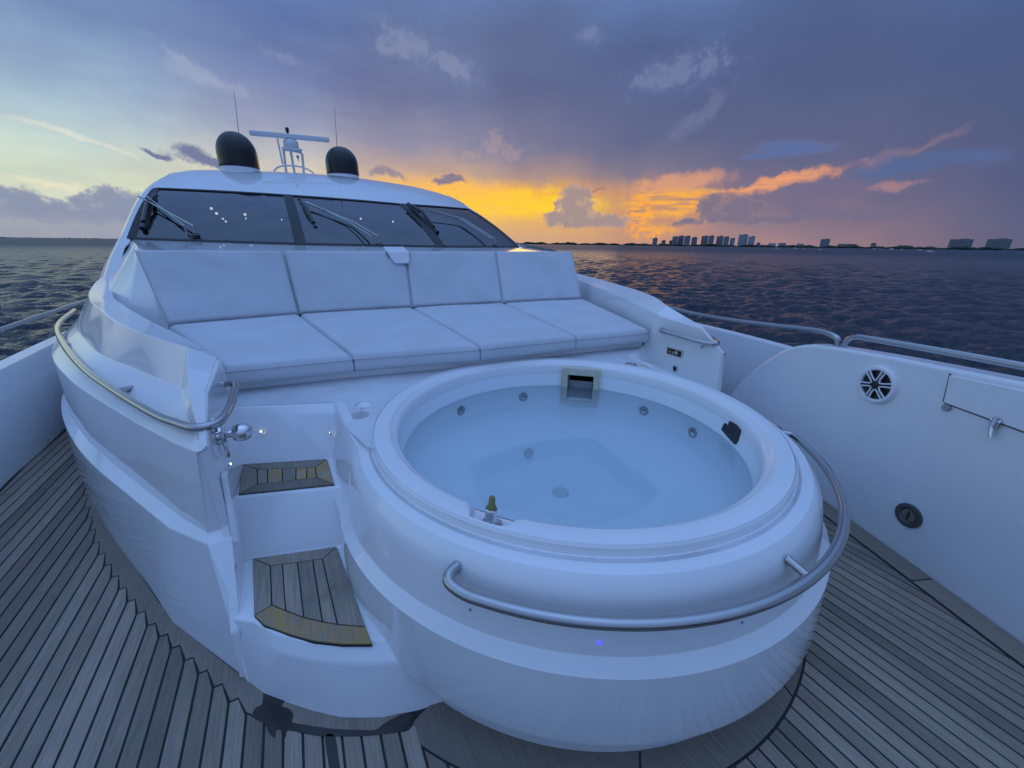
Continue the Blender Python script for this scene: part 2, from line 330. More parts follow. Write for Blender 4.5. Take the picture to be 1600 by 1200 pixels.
m_tow = [tower_mat('concrete_tower_%s' % n, c) for n, c in (('grey', (.22,.25,.30)), ('pale', (.36,.40,.46)), ('brown', (.22,.20,.20)))]

# ------------------------------------------------------------------ mesh helpers
def link(name, me, m=None, parent=None, smooth=True, bevel=0, seg=2, sub=0, auto=40):
    o = bpy.data.objects.new(name, me); COL.objects.link(o)
    if parent: o.parent = parent
    if m and not me.materials: me.materials.append(m)
    if smooth: me.shade_smooth()
    if bevel:
        b = o.modifiers.new('bevel', 'BEVEL'); b.width = bevel; b.segments = seg; b.limit_method = 'ANGLE'; b.angle_limit = R(17); b.harden_normals = bool(smooth)
    if sub: s = o.modifiers.new('sub', 'SUBSURF'); s.levels = s.render_levels = sub
    if smooth and auto and not sub and not bevel:
        try: me.set_sharp_from_angle(angle=R(auto))
        except Exception: pass
    return o
def mesh(name, V, F):
    me = bpy.data.meshes.new(name); me.from_pydata([tuple(map(float, v)) for v in V], [], F); me.update(); return me
def fixn(me):
    bm = bmesh.new(); bm.from_mesh(me); bmesh.ops.recalc_face_normals(bm, faces=bm.faces); bm.to_mesh(me); bm.free(); return me
def grid(name, rows, m=None, parent=None, close=False, **k):
    nr, nc = len(rows), len(rows[0]); V = [p for r in rows for p in r]; F = []
    for i in range(nr - 1):
        for j in range(nc if close else nc - 1):
            a = i * nc + j; b = i * nc + (j + 1) % nc; F.append((a, b, b + nc, a + nc))
    return link(name, fixn(mesh(name, V, F)), m, parent, **k)
def catmull(P, n=8, closed=False):
    P = [Vector(p) for p in P]; o = []
    m = len(P)
    for i in range(m if closed else m - 1):
        p1, p2 = P[i], P[(i + 1) % m]
        p0 = P[i - 1] if (closed or i > 0) else p1 * 2 - p2
        p3 = P[(i + 2) % m] if (closed or i + 2 < m) else p2 * 2 - p1
        for k in range(n):
            t = k / n
            o.append(.5 * ((2 * p1) + (p2 - p0) * t + (2 * p0 - 5 * p1 + 4 * p2 - p3) * t * t + (3 * p1 - p0 - 3 * p2 + p3) * t ** 3))
    if not closed: o.append(P[-1])
    return o
def tube_geo(P, r, n=14, cap=True):
    P = [Vector(p) for p in P]; V = []; F = []
    rr = list(np.interp(np.linspace(0, 1, len(P)), np.linspace(0, 1, len(r)), r)) if isinstance(r, (list, tuple)) else [r] * len(P)
    t0 = (P[1] - P[0]).normalized(); u = t0.orthogonal().normalized()
    for i, p in enumerate(P):
        t = ((P[min(i + 1, len(P) - 1)] - P[max(i - 1, 0)])).normalized()
        u = (u - t * u.dot(t)).normalized(); w = t.cross(u)
        for k in range(n):
            a = 2 * math.pi * k / n; V.append(p + (u * math.cos(a) + w * math.sin(a)) * rr[i])
    for i in range(len(P) - 1):
        for k in range(n):
            a = i * n + k; b = i * n + (k + 1) % n; F.append((a, b, b + n, a + n))
    if cap: F.append(tuple(range(n))[::-1]); F.append(tuple(range((len(P) - 1) * n, len(P) * n)))
    return V, F
def tube(name, P, r, m, parent=None, n=14, smooth_path=0, **k):
    if smooth_path: P = catmull(P, smooth_path)
    V, F = tube_geo(P, r, n); return link(name, fixn(mesh(name, V, F)), m, parent, **k)
def tubes(name, LL, m, parent=None, n=8):
    V = []; F = []
    for P, r in LL:
        v, f = tube_geo(P, r, n); b = len(V); V += v; F += [tuple(i + b for i in q) for q in f]
    return link(name, fixn(mesh(name, V, F)), m, parent)
def lathe(name, prof, m, parent=None, c=(0, 0), n=96, a0=0, a1=360, **k):
    full = abs(a1 - a0 - 360) < 1e-6
    rows = [[(c[0] + r * math.cos(R(a0 + (a1 - a0) * j / n)), c[1] + r * math.sin(R(a0 + (a1 - a0) * j / n)), z) for j in range(n if full else n + 1)] for r, z in prof]
    return grid(name, rows, m, parent, close=full, **k)
def prism(name, poly, z0, z1, m, parent=None, bevel=0, smooth=False, **k):
    n = len(poly); V = [(x, y, z0) for x, y in poly] + [(x, y, z1) for x, y in poly]
    F = [tuple(range(n))[::-1], tuple(range(n, 2 * n))] + [(i, (i + 1) % n, n + (i + 1) % n, n + i) for i in range(n)]
    return link(name, fixn(mesh(name, V, F)), m, parent, smooth=smooth, bevel=bevel, **k)
def slab(name, poly, off, m, parent=None, bevel=0, smooth=False, **k):
    "planar 3-D polygon extruded by the vector off"
    n = len(poly); off = Vector(off); V = [Vector(p) for p in poly] + [Vector(p) + off for p in poly]
    F = [tuple(range(n)), tuple(range(n, 2 * n))[::-1]] + [(i, (i + 1) % n, n + (i + 1) % n, n + i) for i in range(n)]
    return link(name, fixn(mesh(name, V, F)), m, parent, smooth=smooth, bevel=bevel, **k)
def box(name, c, s, m, parent=None, rot=None, bevel=0, **k):
    V = [Vector((sx * s[0] / 2, sy * s[1] / 2, sz * s[2] / 2)) for sz in (-1, 1) for sx, sy in ((-1,-1),(1,-1),(1,1),(-1,1))]
    if rot is not None: V = [rot @ v for v in V]
    V = [v + Vector(c) for v in V]
    F = [(3,2,1,0),(4,5,6,7),(0,1,5,4),(1,2,6,5),(2,3,7,6),(3,0,4,7)]
    return link(name, mesh(name, V, F), m, parent, smooth=False, bevel=bevel, **k)
def disc_rows(c, nrm, prof, n=32):
    nrm = Vector(nrm).normalized(); u = nrm.orthogonal().normalized(); w = nrm.cross(u); c = Vector(c)
    return [[c + nrm * h + (u * math.cos(2 * math.pi * j / n) + w * math.sin(2 * math.pi * j / n)) * max(r, 1e-5) for j in range(n)] for r, h in prof]
def turned(name, c, nrm, prof, m, parent=None, n=32, **k): return grid(name, disc_rows(c, nrm, prof, n), m, parent, close=True, **k)
def tag(o, label=None, cat=None, group=None, kind=None):
    if label: o['label'] = label
    if cat: o['category'] = cat
    if group: o['group'] = group
    if kind: o['kind'] = kind
    return o
def empty(name, loc=(0,0,0), **k):
    o = bpy.data.objects.new(name, None); COL.objects.link(o); o.location = loc; o.empty_display_size = .1
    return tag(o, **k)
def mir(P): return [(-x, y, z) for x, y, z in P]

# ------------------------------------------------------------------ sea
def build_sea():
    cx, cy = CAM.x, CAM.y
    rr = [3.0]
    while rr[-1] < 260: rr.append(rr[-1] + .10 + rr[-1] * .0048)
    while rr[-1] < 60000: rr.append(rr[-1] * 1.04)
    aa = list(np.arange(-66, 66, .32) + YAW) + list(np.arange(66, 294, 3.0) + YAW)
    r = np.array(rr)[:, None]; a = np.radians(np.array(aa))[None, :]
    x = cx + r * np.sin(a); y = cy + r * np.cos(a); z = np.zeros_like(x)
    rs = np.random.RandomState(5)
    for i in range(54):
        lam = .5 * (4.6 / .5) ** (rs.rand() ** 1.15); th = R(65 + rs.randn() * 38); k = 2 * math.pi / lam
        amp = .0118 * lam ** .85 * (.6 + .8 * rs.rand())
        ph = k * (x * math.cos(th) + y * math.sin(th)) + rs.rand() * 6.28
        fade = np.clip((lam * 62 - r) / (lam * 34), 0, 1)
        w = np.sin(ph + .35 * np.sin(ph)); z += fade * amp * w
    z = z - 2.9
    V = np.stack([x, y, z], -1).reshape(-1, 3); nr, nc = x.shape
    F = [(i * nc + j, i * nc + (j + 1) % nc, (i + 1) * nc + (j + 1) % nc, (i + 1) * nc + j) for i in range(nr - 1) for j in range(nc)]
    me = bpy.data.meshes.new('sea'); me.from_pydata(V.tolist(), [], F); me.update()
    o = link('sea', fixn(me), m_sea, auto=0); tag(o, kind='structure')
build_sea()

# ------------------------------------------------------------------ far shore
def pol(a, d, z=0): return (CAM.x + d * math.sin(R(a)), CAM.y + d * math.cos(R(a)), z)
def strip(name, a0, a1, d0, d1, z, m):
    n = 40; rows = [[pol(a0 + (a1 - a0) * j / n, d, zz) for j in range(n + 1)] for d, zz in ((d0, -3.2), (d0 + 8, z), (d1, z))]
    o = grid(name, rows, m, smooth=False); tag(o, kind='structure'); return o
strip('far_shore', 26, 100, 3700, 6000, -1.5, m_land)
strip('distant_coast', -40, -12, 9000, 9800, -1, m_land)
def trees(name, a0, a1, d0, d1, h, n, seed, m):
    rs = random.Random(seed); V = []; F = []
    ico = bmesh.new(); bmesh.ops.create_icosphere(ico, subdivisions=1, radius=1); bv = [v.co.copy() for v in ico.verts]; bf = [tuple(v.index for v in f.verts) for f in ico.faces]; ico.free()
    for i in range(n):
        a = a0 + (a1 - a0) * rs.random(); d = d0 + (d1 - d0) * rs.random(); hh = h * (.45 + .75 * rs.random() ** 2) * (.8 + .4 * math.sin(a * 2.3) * math.sin(a * .9))
        w = hh * (.7 + rs.random()); c = pol(a, d, -2); b = len(V)
        V += [(c[0] + v.x * w * (.8 + .4 * rs.random()), c[1] + v.y * w, c[2] + hh * .5 + v.z * hh * (.5 + .12 * rs.random())) for v in bv]
        F += [tuple(q + b for q in f) for f in bf]
    o = link(name, mesh(name, V, F), m, smooth=False); tag(o, 'dark low line of trees along the far shore under the skyline' if a0 > 0 else 'thin dark tree line on the distant coast at left', 'trees', kind='stuff')
trees('shoreline_trees', 26, 90, 3710, 3900, 17, 2600, 3, m_tree)
trees('coastal_trees', -36, -13, 9050, 9200, 8, 500, 4, m_tree)

BL = [(46.94,47.54,62,'slim grey tower standing alone at the left end of the skyline'),(48.05,48.56,43,'short dark tower beside the slim grey tower at the skyline left end'),
(48.98,49.53,43,'low dark block in front of the stepped grey tower in the skyline'),(49.31,50.01,76,'stepped grey tower rising behind the low dark block'),
(50.01,50.68,83,'left half of the broad flat topped twin towers'),(50.70,51.46,80,'right half of the broad flat topped twin towers'),
(51.59,52.27,70,'narrow stepped tower with a pointed cap between two broad pairs'),(52.7,53.48,83,'left tower of the leaning dark pair at the skyline centre'),
(53.50,54.15,84,'right tower of the leaning dark pair at the skyline centre'),(54.4,55.18,81,'left tower of the dark pair just right of the skyline centre'),
(55.2,55.81,76,'right lower tower of the dark pair right of the skyline centre'),(55.91,56.46,65,'smaller pale tower left of the tallest pale tower'),
(56.77,57.79,94,'tallest pale tower of the skyline'),(57.83,58.54,78,'pale narrower tower touching the tallest tower on its right'),
(58.77,59.18,34,'small low block just right of the pale tower pair'),(59.99,60.74,29,'long low pale block first beyond the towers'),
(60.94,61.73,33,'long low pale block second beyond the towers'),(62.72,63.38,29,'short low pale block alone above the trees'),
(64.84,65.69,60,'isolated square tower above the trees right of the skyline'),(66.42,68.04,29,'very long low building right of the isolated square tower'),
(69.14,69.58,37,'small low roof above the moored boats'),(74.71,76.27,61,'wide grey slab building with ribbed front, left of the far right two'),
(77.05,78.56,61,'wide grey slab building with ribbed front at the far right')]
for i, (a0, a1, h, lab) in enumerate(BL):
    d = 3960 + (i * 37) % 90; am = (a0 + a1) / 2; w = d * R(a1 - a0); dp = min(w, 40)
    e = empty('apartment_tower' if h > 40 else 'low_building', pol(am, d + 20, 0), label=lab, cat='building', group='buildings on the far shore'); e.rotation_euler.z = -R(am)
    m = m_tow[1] if i in (12, 13, 11, 15, 16, 17) else (m_tow[2] if i in (1, 2, 19) else m_tow[0])
    H = h + 2
    box('wall', (0, 0, H / 2 - 3), (w * .97, dp, H), m, e)
    if h > 40:
        box('roof', (0, 0, H - 3 + .9), (w, dp + 2, 1.6), m_tow[0], e)
        box('rooftop_plant', (w * .12, 0, H - 3 + 4), (w * .35, dp * .4, 5), m_tow[0], e)
    if w > 95:
        for k in range(9): box('floor_slab', (0, -1.5, 6 + k * (H - 12) / 9), (w * 1.0, dp + 1, 1.4), m_tow[1], e)
        for k in range(5): box('fin_wall', (w * (-.4 + .2 * k), -2.4, H / 2 - 2), (2.4, dp, H - 4), m_tow[0], e)
    if i == 6:
        slab('pointed_cap', [(-w * .25, 0, H - 2), (w * .25, 0, H - 2), (0, 0, H + 9)], (0, 8, 0), m_tow[0], e)

BT = [(60.9,1207,9),(62.69,1399,11),(63.52,1512,8),(65.03,912,6),(69.48,2487,16),(69.93,2687,12),(70.86,1804,16),(71.62,1999,11),(72.95,1559,10),(73.66,777,9)]
LB = ['small white boat farthest left off the far shore','white cabin boat off the shore, second from the left','little white boat, third from the left off the shore','tiny open white boat well off the shore below the isolated square tower',
 'large white boat moored close in below the low roof','white boat moored just right of the large one close in','long white motor boat, left of the moored row at right','white boat moored between the long motor boat and the slab building',
 'white boat near the shore left of the ribbed slab building','nearest white boat on the water at right']
for (a, d, l), lab in zip(BT, LB):
    e = empty('small_boat', pol(a, d, -2.9), label=lab, cat='boat', group='small boats off the far shore'); e.rotation_euler.z = R(-a + rnd.uniform(-35, 35))
    h = [(-l/2,-l*.12,.1),(l*.3,-l*.13,.1),(l*.5,0,.1),(l*.3,l*.13,.1),(-l/2,l*.12,.1)]; hs = [(x * 1.04, y * 1.2, l * .11) for x, y, z in h]
    grid('hull', [h, hs, [(x * .5, y * .5, l * .115) for x, y, z in h]], m_white, e, close=True, smooth=False)
    slab('cabin', [(-l*.25, -l*.08, l*.11), (l*.2, -l*.08, l*.11), (l*.1, -l*.08, l*.24), (-l*.22, -l*.08, l*.24)], (0, l*.16, 0), m_white, e)
    box('window_band', (-l*.06, 0, l*.185), (l*.27, l*.165, l*.05), m_dark, e)

# ------------------------------------------------------------------ teak foredeck
deck = tag(empty('teak_deck'), kind='structure')
TC = (.06, .065)          # centre of the round tub
# king plank edge beside the superstructure, starboard (saw-tooth line) and its caulk line against the moulding
SAW = [(-2.98,3.15),(-2.72,2.41),(-2.59,2.06),(-2.38,1.45),(-2.21,1.02),(-2.09,.78),(-1.97,.55),(-1.84,.33),(-1.72,.15),(-1.60,-.03),(-1.48,-.21),(-1.42,-.27),(-1.30,-.375),(-1.21,-.43),(-1.10,-.49),(-.98,-.535)]
CAU = [(-2.93,3.0),(-2.81,2.68),(-2.55,1.96),(-2.30,1.42),(-2.11,1.02),(-1.92,.65),(-1.82,.45),(-1.67,.20),(-1.51,-.03),(-1.39,-.19),(-1.27,-.31),(-1.16,-.40),(-1.04,-.46),(-.94,-.475)]
BUL = [(-3.05,5.0),(-2.99,3.4),(-2.95,2.6),(-2.93,1.96),(-2.80,.9),(-2.5,-.3),(-2.05,-1.4),(-1.3,-2.7),(-.45,-3.9),(0,-4.4)]   # starboard deck edge, going forward
PBL = [(1.66,-.49),(1.29,-1.41)]
pdir = Vector((PBL[1][0]-PBL[0][0], PBL[1][1]-PBL[0][1], 0)).normalized(); pn = Vector((-pdir.y, pdir.x, 0)) ; pn = pn if pn.x > 0 else -pn   # pn points outboard
def PB(y, z=0, off=0):
    s = (y - PBL[0][1]) / pdir.y; p = Vector((PBL[0][0], PBL[0][1], 0)) + pdir * s + pn * off; return Vector((p.x, p.y, z))
def interp(P, x):
    P = sorted(P)
    if x <= P[0][0]: return P[0][1]
    for (x0, y0), (x1, y1) in zip(P, P[1:]):
        if x <= x1: return y0 + (y1 - y0) * (x - x0) / (x1 - x0)
    return P[-1][1]
RC = (.0, .06)
RM = 1.165   # outer radius of the tub's margin ring
def tubcut(x, r=RM):
    d = x - RC[0]
    return RC[1] - math.sqrt(max(r * r - d * d, 0))
base_poly = [(x - .02, y) for x, y in BUL] + [(-x + .02, y) for x, y in reversed(BUL)]
prism('deck_base', base_poly, -.12, -.0045, m_caulk, deck)
PW = .0553; GAP = .0036
def plank(poly, m=m_teak, z=0.0):
    o = prism('plank', poly, -.0044, z + rnd.uniform(-.0005, .0005), m, deck, bevel=.0012, seg=1); return o
def bul_y(x): return interp([(a, b) for a, b in BUL if b < 3], x)
k = 0
x = -2.06 - PW * 16
def split(a, b, y0, ends, cut=None, yb0=None):
    "one strip of deck between seams a and b from y0 aft to the polyline ends [(x,y)..], now and then with a butt joint"
    if cut and y0 + .3 < cut < min(e[1] for e in ends) - .2:
        plank([(a, y0), (b, y0), (b, cut - GAP), (a, cut - GAP)]); y0 = cut + GAP
    plank([(a, y0), (b, y0 if yb0 is None or cut else yb0)] + ends)
strips = []
while x < -1.0:
    a, b = x + GAP, x + PW - GAP
    y0 = max(bul_y(a), -2.35) + .004; yb0 = max(bul_y(b), -2.35) + .004
    ya, yb = interp(SAW, x), interp(SAW, x + PW)
    slope = (ya - yb) / PW
    if slope > 1.0: ends = [(b, yb - GAP), (a + PW * .42, ya - GAP), (a, ya - GAP)]
    else: ends = [(b, yb - GAP), (a, ya - GAP)]
    split(a, b, y0, ends, {9: .35, 14: -.6, 6: .9}.get(k), yb0); x += PW; k += 1
while x < 1.75:
    a, b = x + GAP, x + PW - GAP
    xm = x + PW / 2
    def port_y(xx): return PB(0).y if False else (PBL[0][1] + (xx + .145 - PBL[0][0]) * (PBL[1][1] - PBL[0][1]) / (PBL[1][0] - PBL[0][0]))
    if abs(xm - RC[0]) < RM - .02:
        ea = tubcut(a) - GAP; eb = tubcut(b) - GAP
        y0a = max(-2.35, port_y(a) + .005); y0b = max(-2.35, port_y(b) + .005)
        if min(ea - y0a, eb - y0b) > .02: plank([(a, y0a), (b, y0b), (b, eb), (a, ea)])
        if xm > .5:      # the strip aft of the tub on the port side
            ea = TC[1] + math.sqrt(max(RM ** 2 - (a - TC[0]) ** 2, 0)); eb = TC[1] + math.sqrt(max(RM ** 2 - (b - TC[0]) ** 2, 0))
            if max(ea, eb) < .75: plank([(a, ea), (b, eb), (b, .8), (a, .8)])
    else:
        y0a = port_y(a) + .005; y0b = port_y(b) + .005
        if y0b < .7: plank([(a, max(y0a, -2.35)), (b, max(y0b, -2.35)), (b, .9), (a, .9)])
    x += PW; k += 1
def ribbon(inner, outer, cuts, name='margin_plank', m=m_teakm, z=.0):
    "curved margin boards between two matched polylines, butted at the given indices"
    for i0, i1 in zip(cuts, cuts[1:]):
        I = inner[i0:i1 + 1]; O = outer[i0:i1 + 1]
        prism(name, list(I) + list(reversed(O)), -.0043, z + rnd.uniform(-.0003, .0003), m, deck, bevel=.0012, seg=1)
def resample(P, n):
    P = [Vector((*p, 0)) for p in P]; d = [0]
    for p, q in zip(P, P[1:]): d.append(d[-1] + (q - p).length)
    o = []
    for i in range(n):
        s = d[-1] * i / (n - 1); j = max(k for k in range(len(d)) if d[k] <= s + 1e-9); j = min(j, len(P) - 2)
        t = (s - d[j]) / (d[j + 1] - d[j]); q = P[j].lerp(P[j + 1], t); o.append((q.x, q.y))
    return o
# margin boards: outer edge follows the stepped plank ends (the boards tuck just under the nibs' caulk), inner edge the moulding
sx_ = [p for p in SAW]
outm = []
x = -2.06 - PW * 16
xs_ = [x + PW * i for i in range(int((-.98 - x) / PW) + 1)]
for xa in xs_:
    ya, yb = interp(SAW, xa), interp(SAW, xa + PW)
    if (ya - yb) / PW > 1.0: outm += [(xa + GAP, ya + GAP), (xa + GAP + PW * .42, ya + GAP)]
    else: outm += [(xa, ya + GAP + .002)]
outm = [p for p in outm if p[0] < -.985] + [(-.985, -.527)]
inm = []
def closest(p, P):
    best = None
    for (a, b) in zip(P, P[1:]):
        a = Vector((*a, 0)); b = Vector((*b, 0)); d = b - a; t = max(0, min(1, (Vector((*p, 0)) - a).dot(d) / d.length_squared)); q = a + d * t
        e = (q - Vector((*p, 0))).length
        if best is None or e < best[0]: best = (e, q)
    return (best[1].x, best[1].y)
inm = [closest(p, CAU) for p in outm]
inm = [tuple(Vector(p) + (Vector(q) - Vector(p)).normalized() * .007) for p, q in zip(inm, outm)]
n_ = len(outm); ribbon(inm, outm, [0, n_ // 3, n_ * 3 // 5, n_ - 1])
# tub margin ring (boards), wood toned dark for the shade under the tub wall
def ring_poly(a0, a1, r0, r1, n=14):
    A = [a0 + (a1 - a0) * i / n for i in range(n + 1)]
    return [(TC[0] + r0 * math.cos(R(a)), TC[1] + r0 * math.sin(R(a))) for a in A] + [(RC[0] + r1 * math.cos(R(a)), RC[1] + r1 * math.sin(R(a))) for a in reversed(A)]
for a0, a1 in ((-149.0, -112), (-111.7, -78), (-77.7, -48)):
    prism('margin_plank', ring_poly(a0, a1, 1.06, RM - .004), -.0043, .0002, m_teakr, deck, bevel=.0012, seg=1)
# port waterway margin board along the bulwark
prism('margin_plank', [tuple(PB(.9, 0, -.004)[:2]), tuple(PB(-1.1, 0, -.004)[:2]), tuple(PB(-1.1, 0, -.118)[:2]), tuple(PB(.9, 0, -.118)[:2])], -.0043, .0003, m_teakm, deck, bevel=.0012, seg=1)
prism('margin_plank', [tuple(PB(-1.106, 0, -.004)[:2]), tuple(PB(-2.3, 0, -.004)[:2]), tuple(PB(-2.3, 0, -.118)[:2]), tuple(PB(-1.106, 0, -.118)[:2])], -.0043, .0001, m_teakm, deck, bevel=.0012, seg=1)
# dark wet patches soaking the boards at the foot of the steps
def blot(name, P):
    prism(name, [(p.x, p.y) for p in catmull([(*q, 0) for q in P], 4, True)], .0008, .0013, m_wet, deck)
blot('wet_stain', [(-1.401,-.184),(-1.369,-.214),(-1.335,-.248),(-1.346,-.268),(-1.322,-.293),(-1.312,-.318),(-1.316,-.339),(-1.283,-.364),(-1.204,-.419),(-1.122,-.467),(-1.077,-.490),(-1.053,-.486),(-1.015,-.484),(-.987,-.487),(-.955,-.509),(-.979,-.541),(-1.029,-.526),(-1.108,-.493),(-1.19,-.451),(-1.247,-.419),(-1.296,-.382),(-1.329,-.360),(-1.335,-.379),(-1.341,-.356),(-1.360,-.340),(-1.365,-.361),(-1.382,-.337),(-1.395,-.302),(-1.421,-.276),(-1.433,-.253),(-1.424,-.234),(-1.405,-.229)])
blot('wet_stain', [(-1.222,-.433),(-1.196,-.446),(-1.191,-.498),(-1.187,-.60),(-1.187,-.72),(-1.214,-.72),(-1.215,-.60),(-1.220,-.50)])

# ------------------------------------------------------------------ motor yacht: superstructure, coaming, bulwarks
yacht = empty('motor_yacht', label='white motor yacht with dark raked windscreen, curved coamings and low bulwarks around the foredeck', cat='yacht')
# low bulwarks (both sides) with a cap
def bulwark(side):
    P = catmull([(x, y, 0) for x, y in BUL], 6); P = [(p.x * side * -1, p.y) for p in P] if side > 0 else [(p.x, p.y) for p in P]
    sg = -1 if side < 0 else 1
    def z(y): return .63 + max(0, -.5 - y) * .06
    prof = [(0, 0), (.015, 1), (.02, 1.02), (.13, 1.02), (.15, .99), (.17, .0), (.1, -4.3)]
    rows = []
    for k, (dx, f) in enumerate(prof):
        rows.append([(x + sg * dx - (sg * .9 * min(1, max(0, (2 - y) / 6)) if f < -1 else 0), y, (z(y) * f if f >= 0 else -2.95)) for x, y in P])
    grid('bulwark', rows, m_inner, yacht, auto=30)
bulwark(-1); bulwark(1)
# port: raised locker inside the bulwark with a rounded after end
y_top = [(-.17,.912),(-.35,.937),(-.64,.967),(-1.09,1.0),(-1.6,1.03),(-2.5,1.06)]
arc = catmull([(.56,0,0),(.47,.2,0),(.41,.36,0),(.32,.50,0),(.22,.63,0),(.12,.735,0),(.02,.825,0),(-.07,.876,0),(-.17,.912,0)], 4)
outl = [(.57, -.04)] + [(p.x, p.y) for p in arc] + y_top[1:] + [(-2.5, -.04)]
o = slab('locker', [PB(y, z) for y, z in outl], pn * .13, m_inner, yacht, bevel=.022, seg=3, smooth=True, auto=50)
# fold-down hatch on the locker
H0 = [(-.858,.985),(-.886,.822),(-1.149,.813),(-1.6,.80),(-2.1,.79),(-2.1,1.045),(-1.6,1.03),(-1.09,1.0)]
hz = lambda y: np.interp(-y, [.17,.35,.64,1.09,1.6,2.5], [.912,.937,.967,1.0,1.03,1.06])
hp = [(-.872, hz(-.872) - .03), (-.889,.826),(-1.149,.8165),(-1.6,.804),(-2.1,.792),(-2.1,hz(-2.1)-.03),(-1.6,hz(-1.6)-.03),(-1.09,hz(-1.09)-.03)]
hatch = slab('locker_hatch', [PB(y, z, -.001) for y, z in hp], pn * -.010, m_inner, yacht, bevel=.004, seg=2, smooth=True)
gp = [(-.881,.828),(-.897,.8205),(-1.149,.8115),(-1.6,.799),(-2.1,.787),(-2.1,.794),(-1.6,.806),(-1.149,.8185),(-.889,.828)]
slab('hatch_gap', [PB(y, z, -.002) for y, z in [(-.889,.8245),(-1.149,.815),(-2.1,.7905),(-2.1,.787),(-1.149,.8105),(-.889,.8205)]], pn * -.002, m_rubber, yacht)
slab('hatch_gap', [PB(y, z, -.0015) for y, z in [(-.866, hz(-.866) - .025), (-.872, hz(-.872) - .025), (-.888,.826), (-.882,.826)]], pn * -.0022, m_rubber, yacht)
turned('hinge_cap', PB(-.905, .806, 0), -pn, [(.0,.016),(.014,.016),(.016,.012),(.016,-.004)], m_grey, yacht, n=18)
lt = tubes('hatch_latch', [([PB(-1.072,.838,-.012), PB(-1.072,.79,-.014)], .013), ([PB(-1.072,.80,-.016), PB(-1.078,.775,-.024), PB(-1.085,.755,-.026)], .008), ([PB(-1.058,.822,-.012), PB(-1.09,.822,-.012)], .010)], m_chrome, yacht, n=10)
# round scupper cover low on the locker
sc = empty('round_drain_cover', PB(-.93, .222, 0), label='round bronze drain cover low on the white bulwark at right', cat='drain cover')
def local(o, c): 
    for ch in o: ch.location = -Vector(c)
def loc_child(o, c): o.location = o.location - Vector(c); return o
c_ = PB(-.93, .222, 0)
for q in (turned('flange', c_, -pn, [(.036,.004),(.040,.010),(.052,.012),(.060,.009),(.062,-.003)], m_drain, sc, n=40),
          turned('plug', c_, -pn, [(0,.006),(.033,.006),(.035,.002),(.036,.004)], mat('pale_bronze', (.24,.235,.22,1), .4, .6), sc, n=32),
          slab('slot', [c_ - pn * .0065 + pdir * .004 + Vector((0,0,.024)), c_ - pn * .0065 + pdir * -.004 + Vector((0,0,.024)), c_ - pn * .0065 + pdir * -.004 - Vector((0,0,.024)), c_ - pn * .0065 + pdir * .004 - Vector((0,0,.024))], -pn * .0012, m_dark, sc)): loc_child(q, c_)

# starboard / port coaming stations (starboard x; port mirrored).  I inner top, O outer top, S1 foot of the upper face, S2 shoulder edge, E1/E2 ledge, B foot on deck
ST = [ # I, O, S1, S2, E1, E2, B
 ((-1.455,.20,.805),(-1.462,.19,.80),(-1.470,.185,.795),(-1.490,.20,.785),(-1.525,.20,.445),(-1.520,.155,.42),(-1.450,-.12,-.003)),
 ((-1.460,.40,.945),(-1.520,.43,.935),(-1.545,.44,.850),(-1.585,.34,.782),(-1.635,.36,.445),(-1.675,.34,.42),(-1.750,.30,-.003)),
 ((-1.470,.83,.972),(-1.570,.83,1.036),(-1.610,.74,.862),(-1.745,.60,.780),(-1.778,.60,.445),(-1.825,.59,.42),(-1.900,.60,-.003)),
 ((-1.660,1.28,.990),(-1.800,1.17,1.052),(-1.868,1.17,.870),(-2.055,1.13,.780),(-2.080,1.12,.445),(-2.128,1.10,.42),(-2.160,1.09,-.003)),
 ((-1.840,1.66,1.000),(-2.045,1.65,1.060),(-2.130,1.60,.875),(-2.272,1.53,.784),(-2.290,1.52,.445),(-2.338,1.51,.42),(-2.365,1.52,-.003)),
 ((-2.075,2.20,1.006),(-2.245,2.14,1.063),(-2.355,2.11,.878),(-2.515,2.06,.788),(-2.530,2.06,.445),(-2.572,2.06,.42),(-2.605,2.06,-.003)),
 ((-2.320,2.80,1.012),(-2.450,2.66,1.066),(-2.570,2.66,.880),(-2.690,2.62,.795),(-2.710,2.62,.445),(-2.748,2.62,.42),(-2.785,2.60,-.003)),
 ((-2.540,3.4,1.03),(-2.680,3.42,1.08),(-2.780,3.45,.900),(-2.820,3.4,.800),(-2.850,3.4,.445),(-2.890,3.4,.42),(-2.920,3.4,-.003)),
 ((-2.800,4.5,1.08),(-2.920,4.6,1.11),(-2.960,4.6,.900),(-2.970,4.6,.800),(-2.975,4.6,.445),(-2.98,4.6,.42),(-2.985,4.6,-.003)),
 ((-2.950,6.2,1.15),(-3.000,6.2,1.16),(-3.00,6.2,.900),(-3.00,6.2,.800),(-3.01,6.2,.445),(-3.01,6.2,.42),(-3.02,6.2,-.003))]
